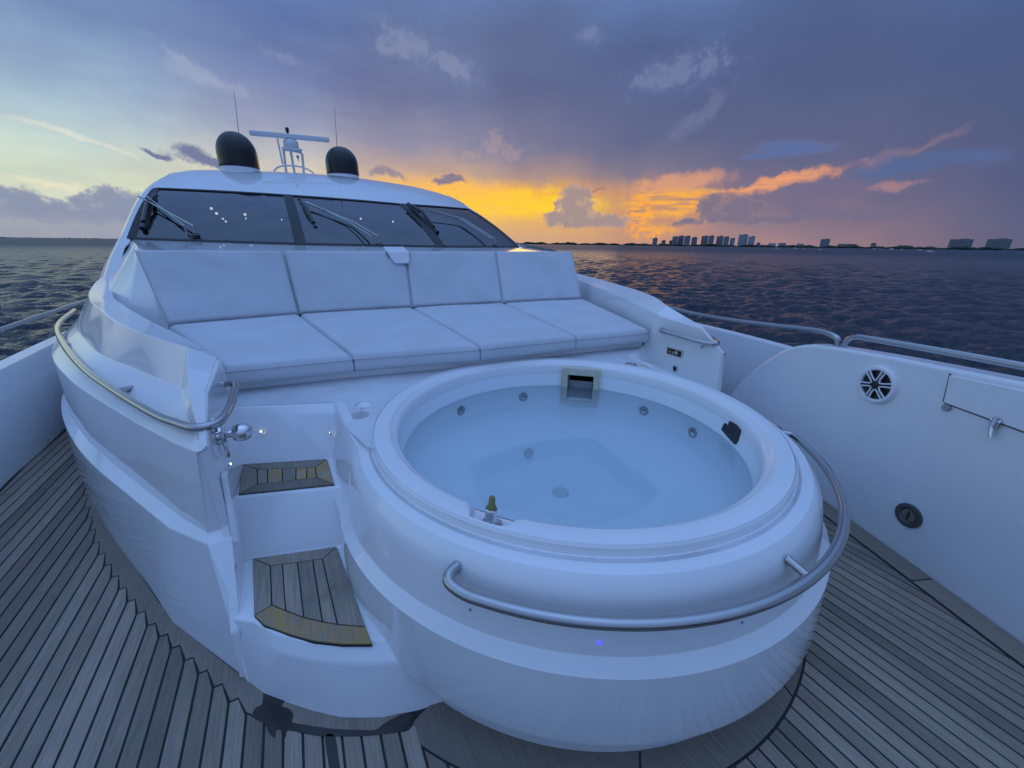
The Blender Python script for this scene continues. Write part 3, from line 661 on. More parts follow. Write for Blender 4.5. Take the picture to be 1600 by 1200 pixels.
def coaming(side):
    mm = (lambda p: p) if side < 0 else (lambda p: (-p[0], p[1], p[2]))
    L_ = []
    for j in range(7):
        P_ = [Vector(s[j]) for s in ST]
        q = [P_[0], P_[0].lerp(P_[1], .5), P_[1], P_[1].lerp(P_[2], .5)] + catmull(P_[2:], 6)
        L_.append([mm(tuple(p)) for p in q])
    inner = []
    for i in range(len(L_[0])):
        p = L_[0][i]; inner.append((p[0], p[1], min(p[2], .0 if p[1] < 1.2 else .6) if False else .0))
    # bring the ledge in: duplicate rows give crisp breaks that the bevel rounds
    fr = [mm((-1.452,-.06,.0)), ]
    rows = [inner] + L_
    o = grid('coaming', rows, m_gel, yacht, bevel=.010, seg=3)
    A_ = [(-1.494,.206,.787),(-1.529,.20,.445),(-1.524,.152,.421),(-1.487,-.003,.215),(-1.455,-.125,-.003)]
    W_ = [(-1.451,.20,.79),(-1.451,.20,.445),(-1.451,.165,.42),(-1.451,-.022,.215),(-1.447,-.122,-.003)]
    grid('coaming_nose', [[mm(p) for p in A_], [mm(p) for p in W_]], m_gel, yacht, smooth=False)
    # front end cap
    n = len(rows); cap = [rows[k][0] for k in range(n)]
    return o
coaming(-1); coaming(1)
# foot of the step well's wing: fills between ledge tip and the lower step nose
def wing(side):
    mm = (lambda p: p) if side < 0 else (lambda p: (-p[0], p[1], p[2]))
    P = [(-1.452,.93,.66),(-1.452,.93,.0),(-1.452,-.10,.0),(-1.452,-.06,.18),(-1.452,.16,.41),(-1.452,.19,.46),(-1.452,.20,.80),(-1.452,.40,.94),(-1.452,.80,.968)]
    slab('step_wing', [mm(p) for p in P], (-.03 if side < 0 else .03, 0, 0), m_gel, yacht, bevel=.008, seg=2, smooth=True)
wing(-1); wing(1)
# sloping post beside the upper step
def post(side):
    mm = (lambda p: p) if side < 0 else (lambda p: (-p[0], p[1], p[2]))
    slab('step_post', [mm(p) for p in [(-1.451,.150,.40),(-1.451,.235,.655),(-1.451,.275,.655),(-1.451,.205,.42)]], (.022 if side < 0 else -.022, 0, 0), m_gel, yacht, bevel=.006, seg=2, smooth=True)
post(-1)

# steps: loft from the sunpad platform down to the deck
def steps(side):
    sg = -1 if side < 0 else 1
    xs = [-1.47, -1.40, -1.33, -1.25, -1.17, -1.10, -1.04, -.93, -.80]
    f = lambda x, x0, y0, x1, y1: y0 + (y1 - y0) * (x - x0) / (x1 - x0)
    lowc = [(-1.47,-.03),(-1.40,-.075),(-1.33,-.165),(-1.25,-.235),(-1.17,-.29),(-1.10,-.325),(-1.04,-.345),(-.93,-.385),(-.80,-.42)]
    lowb = [(-1.50,.0),(-1.44,-.06),(-1.36,-.18),(-1.21,-.31),(-1.10,-.37),(-1.02,-.41),(-.93,-.45),(-.80,-.48)]
    foot = [(-1.50,-.05),(-1.45,-.11),(-1.40,-.185),(-1.27,-.31),(-1.16,-.395),(-1.04,-.455),(-.93,-.487),(-.80,-.51)]
    rows = []
    defs = [lambda x: (f(x,-1.49,1.30,-1.0,1.12), .680), lambda x: (f(x,-1.49,.93,-1.0,.755), .680), lambda x: (f(x,-1.45,.875,-1.02,.705), .645),
            lambda x: (f(x,-1.458,.705,-1.08,.571), .447), lambda x: (f(x,-1.459,.412,-1.07,.296), .447), lambda x: (f(x,-1.47,.385,-1.073,.265), .405),
            lambda x: (f(x,-1.425,.268,-1.102,.178), .217), lambda x: (interp(lowc, x), .217), lambda x: (interp(lowb, x), .170), lambda x: (interp(foot, x) , .03), lambda x: (interp(foot, x) - .012, -.003)]
    for d in defs: rows.append([(x, *d(x)) for x in xs])
    if sg > 0: rows = [[(-xx + .12 * max(0, min(1, (xx + 1.40) / .3)), y, z) for xx, (_, y, z) in zip(xs, r)] for r in rows]
    return grid('steps', rows, m_gel, yacht, bevel=.010, seg=3, auto=30)
stp = steps(-1); stp2 = steps(1)
m_seal = mat('white_sealant', (.66,.67,.68,1), .45)
tube('sealant_bead', [(-1.452,.707,.449),(-1.30,.652,.449),(-1.09,.577,.449)], .004, m_seal, stp, n=6)
tube('sealant_bead', [(-1.452,.272,.219),(-1.30,.232,.219),(-1.108,.180,.219)], .004, m_seal, stp, n=6)
# teak boards on the starboard treads
def tread(poly, z, m=m_teak): prism('tread_board', poly, z - .006, z + .004, m, stp, bevel=.001, seg=1)
def shrink(poly, d=.0022):
    c = Vector((sum(p[0] for p in poly) / len(poly), sum(p[1] for p in poly) / len(poly)))
    out = []
    n = len(poly)
    A = sum(poly[i][0] * poly[(i+1) % n][1] - poly[(i+1) % n][0] * poly[i][1] for i in range(n)); sgn = 1 if A > 0 else -1
    for i in range(n):
        p0, p1, p2 = Vector(poly[i-1]), Vector(poly[i]), Vector(poly[(i+1) % n])
        e0 = (p1 - p0).normalized(); e1 = (p2 - p1).normalized(); n0 = Vector((-e0.y, e0.x)) * sgn; n1 = Vector((-e1.y, e1.x)) * sgn
        b = (n0 + n1); b = b / max(b.length_squared / 2, .3); out.append(tuple(p1 + b * d))
    return out
zl = .219
prism('tread_caulk', [(-1.424,.259),(-1.102,.169),(-1.043,-.368),(-1.131,-.322),(-1.216,-.265),(-1.287,-.201),(-1.367,-.119),(-1.399,-.061)], .212, .2195, m_caulk, stp)
LT = [[(-1.424,.259),(-1.102,.169),(-1.163,.120),(-1.357,.179)], [(-1.424,.259),(-1.357,.179),(-1.345,-.039),(-1.399,-.061)],
 [(-1.102,.169),(-1.050,-.290),(-1.069,-.282),(-1.138,-.236),(-1.163,.120)], [(-1.357,.179),(-1.313,.166),(-1.300,-.089),(-1.345,-.039)],
 [(-1.313,.166),(-1.257,.149),(-1.242,-.151),(-1.300,-.089)], [(-1.257,.149),(-1.200,.132),(-1.184,-.201),(-1.242,-.151)], [(-1.200,.132),(-1.163,.120),(-1.138,-.236),(-1.184,-.201)]]
for q in LT: tread(shrink(q), zl + .003)
tread(shrink([(-1.399,-.061),(-1.345,-.039),(-1.300,-.089),(-1.242,-.151),(-1.184,-.201),(-1.138,-.236),(-1.069,-.282),(-1.050,-.290),(-1.043,-.368),(-1.131,-.322),(-1.216,-.265),(-1.287,-.201),(-1.367,-.119)]), zl + .003, m_teaky)
zu = .449
prism('tread_caulk', [(-1.456,.700),(-1.080,.567),(-1.069,.309),(-1.446,.421)], .442, .4495, m_caulk, stp)
UT = [([(-1.456,.700),(-1.080,.567),(-1.138,.504),(-1.386,.612)], m_teak), ([(-1.456,.700),(-1.386,.612),(-1.377,.468),(-1.446,.421)], m_teak), ([(-1.080,.567),(-1.069,.309),(-1.137,.405),(-1.138,.504)], m_teaks),
 ([(-1.446,.421),(-1.377,.468),(-1.137,.405),(-1.069,.309)], m_teak), ([(-1.386,.612),(-1.343,.594),(-1.338,.457),(-1.377,.468)], m_teak), ([(-1.343,.594),(-1.280,.567),(-1.278,.441),(-1.338,.457)], m_teaky),
 ([(-1.280,.567),(-1.221,.541),(-1.223,.427),(-1.278,.441)], m_teak), ([(-1.221,.541),(-1.175,.521),(-1.178,.415),(-1.223,.427)], m_teaky), ([(-1.175,.521),(-1.138,.504),(-1.137,.405),(-1.178,.415)], m_teaks)]
for q, m in UT: tread(shrink(q), zu + .003, m)
# sunpad platform and plinth under the cushions
pf_ = [(-1.47,.93),(-1.0,.757),(-.988,.50),(-.974,.37),(-.925,.17)]+[(TC[0] + .955 * math.cos(R(a)), TC[1] + .955 * math.sin(R(a))) for a in range(176, 365, 8)]+[(1.045,.17),(1.094,.37),(1.108,.50),(1.12,.757),(1.47,.93),(1.60,1.35),(2.4,3.2),(-2.4,3.2),(-1.62,1.35)]
hole = [(TC[0] + .93 * math.cos(2 * math.pi * i / 48), TC[1] + .93 * math.sin(2 * math.pi * i / 48)) for i in range(48)]
CUPS = [(-.865,.655,.048),(-.905,.515,.050)]
def platform():
    bm = bmesh.new(); zt, zb = .682, .64
    def lp(P, z): 
        vs = [bm.verts.new((x, y, z)) for x, y in P]; return [bm.edges.new((vs[i], vs[(i + 1) % len(vs)])) for i in range(len(vs))]
    cups = [[(cx_ + r_ * math.cos(2 * math.pi * i / 28), cy_ + r_ * math.sin(2 * math.pi * i / 28)) for i in range(28)] for cx_, cy_, r_ in CUPS]
    e = lp(pf_, zt) + lp(hole, zt) + sum((lp(c_, zt) for c_ in cups), [])
    bmesh.ops.triangle_fill(bm, edges=e, use_beauty=True)
    for f in list(bm.faces):
        c = f.calc_center_median()
        if math.hypot(c.x - TC[0], c.y - TC[1]) < .92 or any(math.hypot(c.x - a, c.y - b) < r_ * .995 for a, b, r_ in CUPS): bm.faces.remove(f)
    g_ = bmesh.ops.extrude_face_region(bm, geom=list(bm.faces)); 
    for v in [v for v in g_['geom'] if isinstance(v, bmesh.types.BMVert)]: v.co.z = zb
    bmesh.ops.recalc_face_normals(bm, faces=bm.faces)
    me = bpy.data.meshes.new('sunpad_platform'); bm.to_mesh(me); bm.free()
    return link('sunpad_platform', me, m_non, yacht, smooth=False)
plat = platform()
PL = [(-1.60,1.20),(-.84,1.13),(-.05,1.02),(.72,.98),(1.44,.92),(2.05,2.55),(2.2,3.1),(-2.2,3.1),(-2.05,2.6)]
prism('cushion_plinth', PL, .68, .735, m_gel2, yacht, bevel=.012, seg=2)
# side wall of the tub surround beside the steps
def surround(side):
    top = [(-1.0,.757),(-.990,.5),(-.975,.22),(-.953,.02),(-.915,-.18),(-.86,-.34),(-.80,-.46)]
    bot = [(-1.09,.60),(-1.098,.42),(-1.094,.22),(-1.083,.05),(-1.050,-.15),(-1.0,-.28),(-.93,-.40)]
    if side > 0: top = [(.12 - x, y) for x, y in top]; bot = [(.12 - x, y) for x, y in bot]
    sg_ = -1 if side < 0 else 1; sg_ = -sg_
    T = catmull([(*p, 0) for p in top], 5); B = catmull([(*p, 0) for p in bot], 5)
    rows = []
    tr_ = lambda z: np.interp(z, [0,.165,.30,.4075,.4445,.50,.555,.58,.603,.624,.642,.6575,.70], [1.146,1.146,1.138,1.1315,1.0965,1.085,1.075,1.0695,1.063,1.053,1.040,1.024,.97])
    for t, z in ((-.05, .683), (-.01, .683), (0.0, .678), (.06, .655), (.16, .60), (.42, .50), (.62, .4445), (.95, .4075), (.97, .39), (1.0, .15), (1.0, -.003)):
        row = []
        for p, q in zip(T, B):
            a = p.lerp(q, max(t, 0)) + Vector((-t * sg_ if t < 0 else 0, 0, 0))
            dr = Vector((q.x - TC[0], q.y - TC[1], 0)); fl = max(0, dr.length - 1.105) if q.y > -.47 else 0
            b = Vector((*TC, 0)) + dr.normalized() * (tr_(z) - .010)
            w = max(0, min(1, (.42 - q.y) / .45)); w = w * w * (3 - 2 * w)
            a = a.lerp(b, w); row.append((a.x, a.y, z if z < .6 else z - w * (z - .60) * .9))
        rows.append(row)
    grid('tub_surround', rows, m_gel, yacht, auto=18)
surround(-1); surround(1)

# wheelhouse front --------------------------------------------------------
bBL, bB1, bB2, bBR = (-2.826,5.5,1.50), (-.955,4.5,1.458), (.905,4.5,1.439), (2.80,5.6,1.437)
tTL, tT1, tT2, tTR = (-2.778,7.2,2.242), (-.985,6.3,2.171), (.807,6.3,2.132), (2.432,7.2,2.187)
def lerp3(a, b, t): return tuple(x + (y - x) * t for x, y in zip(a, b))
def panes():
    out = []
    for (a, b, c, d), bow in (((bBL, bB1, tT1, tTL), .10), ((bB1, bB2, tT2, tT1), .10), ((bB2, bBR, tTR, tT2), .10)):
        rows = []
        for i in range(9):
            v = i / 8; r = []
            for j in range(17):
                u = j / 16; p = Vector(lerp3(lerp3(a, b, u), lerp3(d, c, u), v)); p += Vector((0, -bow * 4 * u * (1 - u) * .8, .05 * 4 * v * (1 - v))); r.append(tuple(p))
            rows.append(r)
        out.append(rows)
    return out
PN = panes()
for rows in PN: grid('windscreen_pane', rows, m_glass, yacht, auto=0)
# mullions and frame
def bar(name, P, w, h, m, parent):
    "flat strip along P lying on the glass: width across the screen w, proud h"
    P = [Vector(p) for p in P]; rows = []
    for i, p in enumerate(P):
        t = (P[min(i + 1, len(P) - 1)] - P[max(i - 1, 0)]).normalized(); up = Vector((0, -.36, .93)); s = t.cross(up).normalized(); u = s.cross(t).normalized()
        rows.append([p - s * w / 2 - u * .01, p - s * w / 2 + u * h, p + s * w / 2 + u * h, p + s * w / 2 - u * .01])
    grid(name, rows, m, parent, close=True, smooth=False)
bar('mullion', [r[-1] for r in PN[0]], .13, .012, m_int, yacht); bar('mullion', [r[-1] for r in PN[1]], .13, .012, m_int, yacht)
edge = PN[0][0] + PN[1][0][1:] + PN[2][0][1:]
tedge = PN[0][-1] + PN[1][-1][1:] + PN[2][-1][1:]
bar('window_seal', edge, .05, .014, m_rubber, yacht); bar('window_seal', tedge, .06, .014, m_rubber, yacht)
bar('window_seal', [r[0] for r in PN[0]], .09, .014, m_rubber, yacht); bar('window_seal', [r[-1] for r in PN[2]], .09, .014, m_rubber, yacht)
# cowl: from behind the cushions to the windscreen
fr_ = catmull([(-2.19,3.14,1.385),(-1.2,3.2,1.385),(0,3.2,1.385),(1.2,3.2,1.385),(2.19,3.14,1.385)], 12)
nE = len(edge)
fr_r = [fr_[round(i * (len(fr_) - 1) / (nE - 1))] for i in range(nE)]
lowr = [(p.x * .99, p.y - .14, .70) for p in fr_r]
mid1 = [lerp3(p, e, .55) for p, e in zip(fr_r, edge)]; mid1 = [(x, y, z + .015) for x, y, z in mid1]
grid('cowl', [lowr, [tuple(p) for p in fr_r], mid1, [(x, y + .02, z - .004) for x, y, z in edge]], m_gel, yacht, bevel=.02, seg=3, auto=50)
for sx3 in (-1, 1):
    grid('cowl_side', [[(sx3 * x, y, z) for x, y, z in r] for r in ([(2.10,2.90,.70),(2.42,2.98,.74),(2.70,3.45,.88),(2.95,4.5,.98),(3.0,5.5,1.05)], [(2.185,3.138,1.38),(2.30,3.54,1.415),(2.47,4.16,1.452),(2.64,4.80,1.478),(2.822,5.5,1.497)])], m_gel, yacht, auto=60)
# little moulded bracket between the two middle cushions
slab('cushion_bracket', [(-.20,2.985,1.405),(.03,2.985,1.405),(.03,2.965,1.36),(.015,2.94,1.285),(-.13,2.94,1.285),(-.165,2.955,1.33)], (.0,.20,.05), m_gel, yacht, bevel=.01, seg=2, smooth=True)
# roof brow and roof: rows from the top of the glass back over the cabin
crest = catmull([(-2.70,8.2,2.60),(-2.42,8.2,2.665),(-1.98,8.15,2.70),(-1.11,7.95,2.715),(-.36,7.85,2.72),(.36,7.9,2.715),(1.45,8.1,2.67),(2.05,8.2,2.60),(2.37,8.25,2.54)], 8)
def rs3(P, n):
    P = [Vector(p) for p in P]; d = [0]
    for p, q in zip(P, P[1:]): d.append(d[-1] + (q - p).length)
    o = []; j = 0
    for i in range(n):
        s = d[-1] * i / (n - 1)
        while j < len(P) - 2 and d[j + 1] < s: j += 1
        o.append(tuple(P[j].lerp(P[j + 1], (s - d[j]) / max(d[j + 1] - d[j], 1e-9))))
    return o
te = rs3([(x, y, z + .004) for x, y, z in tedge], 65); cr = rs3(crest, 65)
m1 = [(lambda p: (p[0], p[1], p[2] + .035))(lerp3(a, b, .4)) for a, b in zip(te, cr)]; m2 = [(lambda p: (p[0], p[1], p[2] + .035))(lerp3(a, b, .75)) for a, b in zip(te, cr)]
back = [(x * 1.0, 10.5, z + .06 - .01 * abs(x)) for x, y, z in cr]; back2 = [(x * .96, 16, z - .1) for x, y, z in cr]
grid('roof', [te, m1, m2, cr, back, back2], m_gel, yacht, auto=60)
# corner pillars sweeping from the coaming up to the roof on both sides
def pillar(outer, inner):
    O = catmull(outer, 6); I = catmull(inner, 6); rows = [[], [], [], []]
    for kk, (o, i) in enumerate(zip(O, I)):
        e_ = math.sin(math.pi * kk / (len(O) - 1)) ** .6
        rows[0].append(tuple(i + Vector((0, .02, -.01)))); rows[1].append(tuple(i)); m = (o + i) / 2 ; rows[2].append(tuple(m + Vector((0, -.06, .03)) * e_)); rows[3].append(tuple(o))
    rows.append([(p[0] * .985, p[1] + .8, p[2] - .03) for p in rows[3]])
    rows.append([(p[0] * .985, p[1] + 5, p[2] - .02) for p in rows[3]])
    grid('pillar', rows, m_gel, yacht, auto=70)
pillar([(-2.97,4.5,1.04),(-3.0,4.9,1.18),(-3.02,5.3,1.32),(-3.0,5.9,1.60),(-3.0,7.0,2.08),(-2.88,7.6,2.37),(-2.70,8.2,2.60)],
       [(-2.78,4.3,1.08),(-2.80,4.7,1.22),(-2.83,5.15,1.40),(-2.835,5.55,1.515),(-2.81,6.5,1.96),(-2.775,7.2,2.25),(-2.66,8.15,2.605)])
pillar([(2.99,5.2,1.25),(2.96,5.7,1.41),(2.83,6.6,1.80),(2.74,7.4,2.11),(2.58,7.9,2.36),(2.37,8.25,2.54)],
       [(2.80,5.2,1.28),(2.80,5.62,1.445),(2.70,6.3,1.76),(2.45,7.2,2.195),(2.40,7.8,2.40),(2.30,8.2,2.55)])
# inside of the wheelhouse
box('dashboard', (0, 6.0, 1.25), (4.6, 2.0, .30), m_dash, yacht, bevel=.05)
for xx in (-1.3, .35): box('helm_seat', (xx, 7.6, 1.25), (.75, .25, .9), m_cream, yacht, bevel=.08)
box('cabin_back', (0, 10.0, 1.5), (5.7, .1, 2.3), m_int, yacht); box('aft_light_block', (0, 15.0, 1.5), (5.9, .1, 2.9), m_gel, yacht); box('cabin_floor', (0, 7.6, .75), (5.4, 5.0, .05), m_int, yacht)  # aft plate is unseen, added to stop low sun leaking into the cabin
for sx2 in (-1, 1): slab('cabin_side', [(sx2*2.72,5.4,.8),(sx2*2.60,10,.8),(sx2*2.45,10,2.5),(sx2*2.45,8.3,2.45),(sx2*2.55,7.0,1.9),(sx2*2.72,5.4,1.38)], (-sx2*.03,0,0), m_int, yacht)
box('cabin_ceiling', (0, 9.3, 2.42), (4.6, 1.5, .06), m_dash, yacht)
slab('side_blind', [(1.35,7.0,1.35),(2.3,7.4,1.35),(2.2,7.6,2.0),(1.2,7.2,1.95)], (0,.02,0), m_blind, yacht)
slab('cabin_post', [(.55,6.9,1.35),(.80,6.9,1.35),(.60,7.1,2.15),(.40,7.1,2.15)], (0,.05,0), m_blind, yacht)
slab('white_sheet', [(-.72,5.2,1.415),(-.45,5.2,1.415),(-.5,5.6,1.415),(-.8,5.6,1.415)], (0,0,.004), m_white, yacht)  # thin white sheet lying on the dashboard
for xx, zz, s in [(-2.39,2.11,.035),(-2.32,2.02,.035),(-2.23,1.92,.025),(-2.19,1.87,.025),(-1.82,2.02,.035),(-1.82,1.94,.02),(-1.15,1.94,.02),(.53,2.02,.03),(.91,1.88,.03),(1.29,1.98,.03)]:
    turned('cabin_downlight', (xx, 9.3, zz), (0,-1,0), [(0,.004),(s*.62,.004),(s*.75,-.01)], m_lamp, yacht, n=12)
# wipers
def wiper(arm, arm2, blade):
    w = empty('wiper'); w.parent = yacht
    up = Vector((0, -.05, .13))
    pv = Vector(arm[0])
    A = [pv + Vector((0,-.05,.0)), pv + up] + [Vector(p) + up * 1.0 for p in arm[1:]]
    tube('arm', A, .013, m_steel, w, n=8)
    A2 = [Vector(arm2[0]) + Vector((0,-.05,0)), Vector(arm2[0]) + up] + [Vector(p) + up * 1.0 for p in arm2[1:]]
    tube('link_arm', A2, .010, m_steel, w, n=8)
    b0, b1 = [Vector(p) for p in blade]; d = (b1 - b0)
    tubes('blade', [([b0 + up * .35, b1 + up * .35], .032), ([b0 + d * .12 + up * .55, b0 + d * .5 + up * 1.0, b0 + d * .88 + up * .55], .026), ([b0 + d * .3 + up * .4, b0 + d * .5 + up * 1.0, b0 + d * .7 + up * .4], .012)], m_black, w, n=6)
    turned('pivot', pv + Vector((0,-.06,-.02)), (0,-.4,.9), [(0,.06),(.04,.06),(.05,.03),(.06,-.03)], m_black, w, n=14)
wiper([(-2.11,5.22,1.53),(-2.87,6.56,1.94)], [(-2.21,5.27,1.53),(-2.78,6.56,1.95)], [(-2.74,6.86,2.09),(-2.72,5.62,1.58)])
wiper([(-.01,4.46,1.44),(-.24,5.05,1.64),(-.78,5.70,1.91)], [(-.10,4.46,1.44),(-.30,5.05,1.64),(-.76,5.74,1.92)], [(-.83,5.9,2.0),(-.73,4.95,1.62)])
wiper([(2.09,5.18,1.44),(1.76,5.84,1.78),(1.12,5.75,1.90)], [(2.02,5.16,1.44),(1.70,5.82,1.78),(1.08,5.70,1.88)], [(.84,6.0,2.08),(1.0,4.96,1.60)])
# rails ------------------------------------------------------------------
RL = [(-1.47,.74,.865),(-1.43,.735,.865),(-1.405,.70,.865),(-1.400,.60,.862),(-1.402,.40,.855),(-1.425,.29,.85),(-1.49,.275,.85),(-1.575,.375,.85),(-1.66,.50,.85),(-1.88,.89,.85),(-2.15,1.41,.85),(-2.49,2.18,.85),(-2.80,3.0,.85),(-3.0,3.9,.85)]
for nm, P in (('grab_rail', RL), ('grab_rail', mir(RL))):
    o = tube(nm, P, .0165, m_steel, yacht, n=16, smooth_path=6)
for P in ([(-1.45,.33,.845),(-1.458,.37,.80)], [(-1.88,.89,.85),(-1.85,1.02,.82)], [(-2.49,2.18,.85),(-2.44,2.2,.82)]):
    tubes('rail_bracket', [(P, .012)], m_steel, yacht); tubes('rail_bracket', [(mir(P), .012)], m_steel, yacht)
# second, thicker white fender rail lying in the shoulder gutter
tube('gutter_moulding', [(-1.60,.62,.80),(-1.78,.92,.80),(-2.05,1.38,.80),(-2.28,1.88,.80)], [.028,.03,.03,.025], m_gel2, yacht, n=12, smooth_path=5)
# bulwark rails
tube('bulwark_rail', [(1.80,-.285,.90),(1.795,-.30,.955),(1.80,-.265,.985),(1.88,-.12,.985),(2.02,.22,.945),(2.16,.62,.905),(2.42,1.3,.86),(2.75,2.4,.86)], .0165, m_steel, yacht, n=14, smooth_path=6)
tube('bulwark_rail', [(1.785,-.335,.91),(1.78,-.345,.97),(1.765,-.385,1.005),(1.72,-.48,1.018),(1.58,-.83,1.04),(1.46,-1.13,1.055),(1.2,-1.8,1.09),(.95,-2.4,1.11)], .0165, m_steel, yacht, n=14, smooth_path=6)
tube('bulwark_rail', [(-2.87,.74,.62),(-2.872,.76,.80),(-2.885,.86,.865),(-2.91,1.1,.87),(-2.985,2.0,.87),(-3.01,2.64,.87),(-3.06,3.6,.87),(-3.12,5,.87)], .0165, m_steel, yacht, n=14, smooth_path=4)
# starboard fittings on the wing inside the step well
bt = empty('chrome_fitting', (0,0,0), label='chrome round headed fitting on the wing above the upper step', cat='boat fitting')
bc = Vector((-1.445,.37,.765)); bt.location = bc
for q in (turned('base_plate', bc, (1,0,0), [(0,.014),(.030,.014),(.036,.010),(.038,-.006)], m_chrome, bt, n=24),
          turned('knob', bc, (1,-.12,.0), [(.016,.01),(.016,.045),(.030,.048),(.034,.056),(.036,.075),(.032,.095),(.022,.108),(.008,.114),(0,.115)], m_chrome, bt, n=28),
          tubes('lever', [([bc + Vector((.012,-.03,.02)), bc + Vector((.02,-.045,-.05)), bc + Vector((.012,-.03,-.085))], .009)], m_chrome, bt)): loc_child(q, bc)
# courtesy lights on the step risers (lit)
def courtesy(c, n_, lab, grp='courtesy lights in the step well'):
    e = empty('courtesy_light', c, label=lab, cat='light', group=grp)
    for q in (turned('bezel', c, n_, [(.006,.003),(.008,.004),(.010,.002),(.011,-.004)], m_chrome, e, n=18), turned('lens', c, n_, [(0,.004),(.004,.0038),(.006,.002)], m_led, e, n=14)): loc_child(q, Vector(c))
courtesy((-1.355,.765,.585), (-.30,-.75,.2), 'tiny lit round light in the white riser above the upper step')
courtesy((-1.424,.30,.665), (.9,-.2,.1), 'small lit oval light on the post under the chrome fitting')
courtesy((-1.045,.62,.57), (-1,-.1,.2), 'lit light at the tub side of the riser above the upper step')
# fittings on the inner face of the port wing
pw = 1.452
sp_ = empty('switch_panel', (pw,.59,.712), label='small dark switch panel on the white wing right of the cushions', cat='switch panel')
for q in (box('frame', (pw-.003,.59,.712), (.008,.155,.060), m_skim, sp_, bevel=.002), box('face', (pw-.008,.59,.712), (.006,.130,.044), m_black, sp_),
          box('switch', (pw-.013,.625,.712), (.008,.022,.02), m_brass, sp_), box('switch', (pw-.013,.565,.715), (.008,.02,.024), m_skim, sp_), box('switch', (pw-.013,.595,.708), (.008,.018,.02), m_grey, sp_)): loc_child(q, (pw,.59,.712))
hs = empty('hose_socket', (pw,.565,.585), label='round dark socket below the switch panel', cat='socket')
for q in (turned('ring', (pw,.565,.585), (-1,0,0), [(.017,.002),(.020,.007),(.025,.006),(.026,-.003)], m_chrome, hs, n=24), turned('cap', (pw,.565,.585), (-1,0,0), [(0,.003),(.017,.003)], m_dark, hs, n=24)): loc_child(q, (pw,.565,.585))

# ------------------------------------------------------------------ loudspeaker on the port locker
spc = PB(-.605, .803, 0)
spk = empty('loudspeaker', spc, label='round white marine loudspeaker with star shaped grille on the bulwark', cat='loudspeaker')
tt = pdir; uu = Vector((0, 0, 1))
def sp_pt(r, a, h): return spc + (tt * math.cos(R(a)) + uu * math.sin(R(a))) * r - pn * h
kids = [turned('rim', spc, -pn, [(.078,.008),(.080,.020),(.086,.024),(.096,.022),(.103,.012),(.105,-.002)], m_grille, spk, n=64),
        turned('cone', spc, -pn, [(0,.014),(.02,.013),(.03,.004),(.06,.008),(.079,.010)], m_black, spk, n=48),
        turned('hub', spc, -pn, [(0,.028),(.018,.027),(.024,.022),(.024,.008)], m_black, spk, n=28)]
for kk in range(6):
    a = 15 + 60 * kk
    P = [sp_pt(.022, a - 26, .020), sp_pt(.040, a - 11, .022), sp_pt(.082, a - 7, .020)]; Q = [sp_pt(.022, a + 26, .020), sp_pt(.040, a + 11, .022), sp_pt(.082, a + 7, .020)]
    kids.append(tubes('spoke', [(P, .0042), (Q, .0042)], m_grille, spk, n=6))
    kids.append(slab('spoke_inlay', [P[1], P[2], Q[2], Q[1]], pn * .004, m_black if kk in (0, 3) else mat('inlay_grey', (.12,.13,.17,1), .4), spk))
for q in kids: loc_child(q, spc)

# ------------------------------------------------------------------ hot tub
tub = empty('hot_tub', (TC[0], TC[1], 0), label='large round white hot tub built into the foredeck with a moulded rim', cat='hot tub')
def T(q): return loc_child(q, (TC[0], TC[1], 0))
shell = T(lathe('shell', [(.960,.700),(.966,.693),(.970,.668),(.985,.662),(1.006,.6618),(1.024,.6575),(1.040,.642),(1.053,.624),(1.063,.603),(1.0695,.580),(1.075,.555),(1.085,.50),(1.0965,.4445),(1.1315,.4075),(1.138,.30),(1.146,.165),(1.144,.148),(1.137,.138),(1.105,.130),(1.088,.115),(1.082,.08),(1.082,-.003)], m_gel, tub, TC, 160, auto=16))
# rim: flat ring, notched where the tap stands
def rim():
    n = 240; rows = []
    a_n = math.degrees(math.atan2(-.50 - TC[1], -.665 - TC[0]))
    prof = [(.963,.694),(.957,.701),(.93,.702),(.900,.702),(.890,.699),(.884,.690),(.872,.684),(.862,.676),(.856,.662),(.851,.62)]
    for r, z in prof:
        row = []
        for j in range(n):
            a = -180 + 360 * j / n; d = abs((a - a_n + 180) % 360 - 180)
            nt_ = 1 / (1 + math.exp((d - 4.6) / .28)) if r < .95 else 0
            r2 = r + (max(.952, r) - r) * nt_ * (.93 if r > .86 else .9); z2 = z
            row.append((TC[0] + r2 * math.cos(R(a)), TC[1] + r2 * math.sin(R(a)), z2))
        rows.append(row)
    return T(grid('rim', rows, m_gel2, tub, close=True, auto=40)), a_n
_, a_notch = rim()
T(lathe('rim_groove', [(.957,.690),(.966,.669),(.986,.6625)], m_groove, tub, TC, 120))
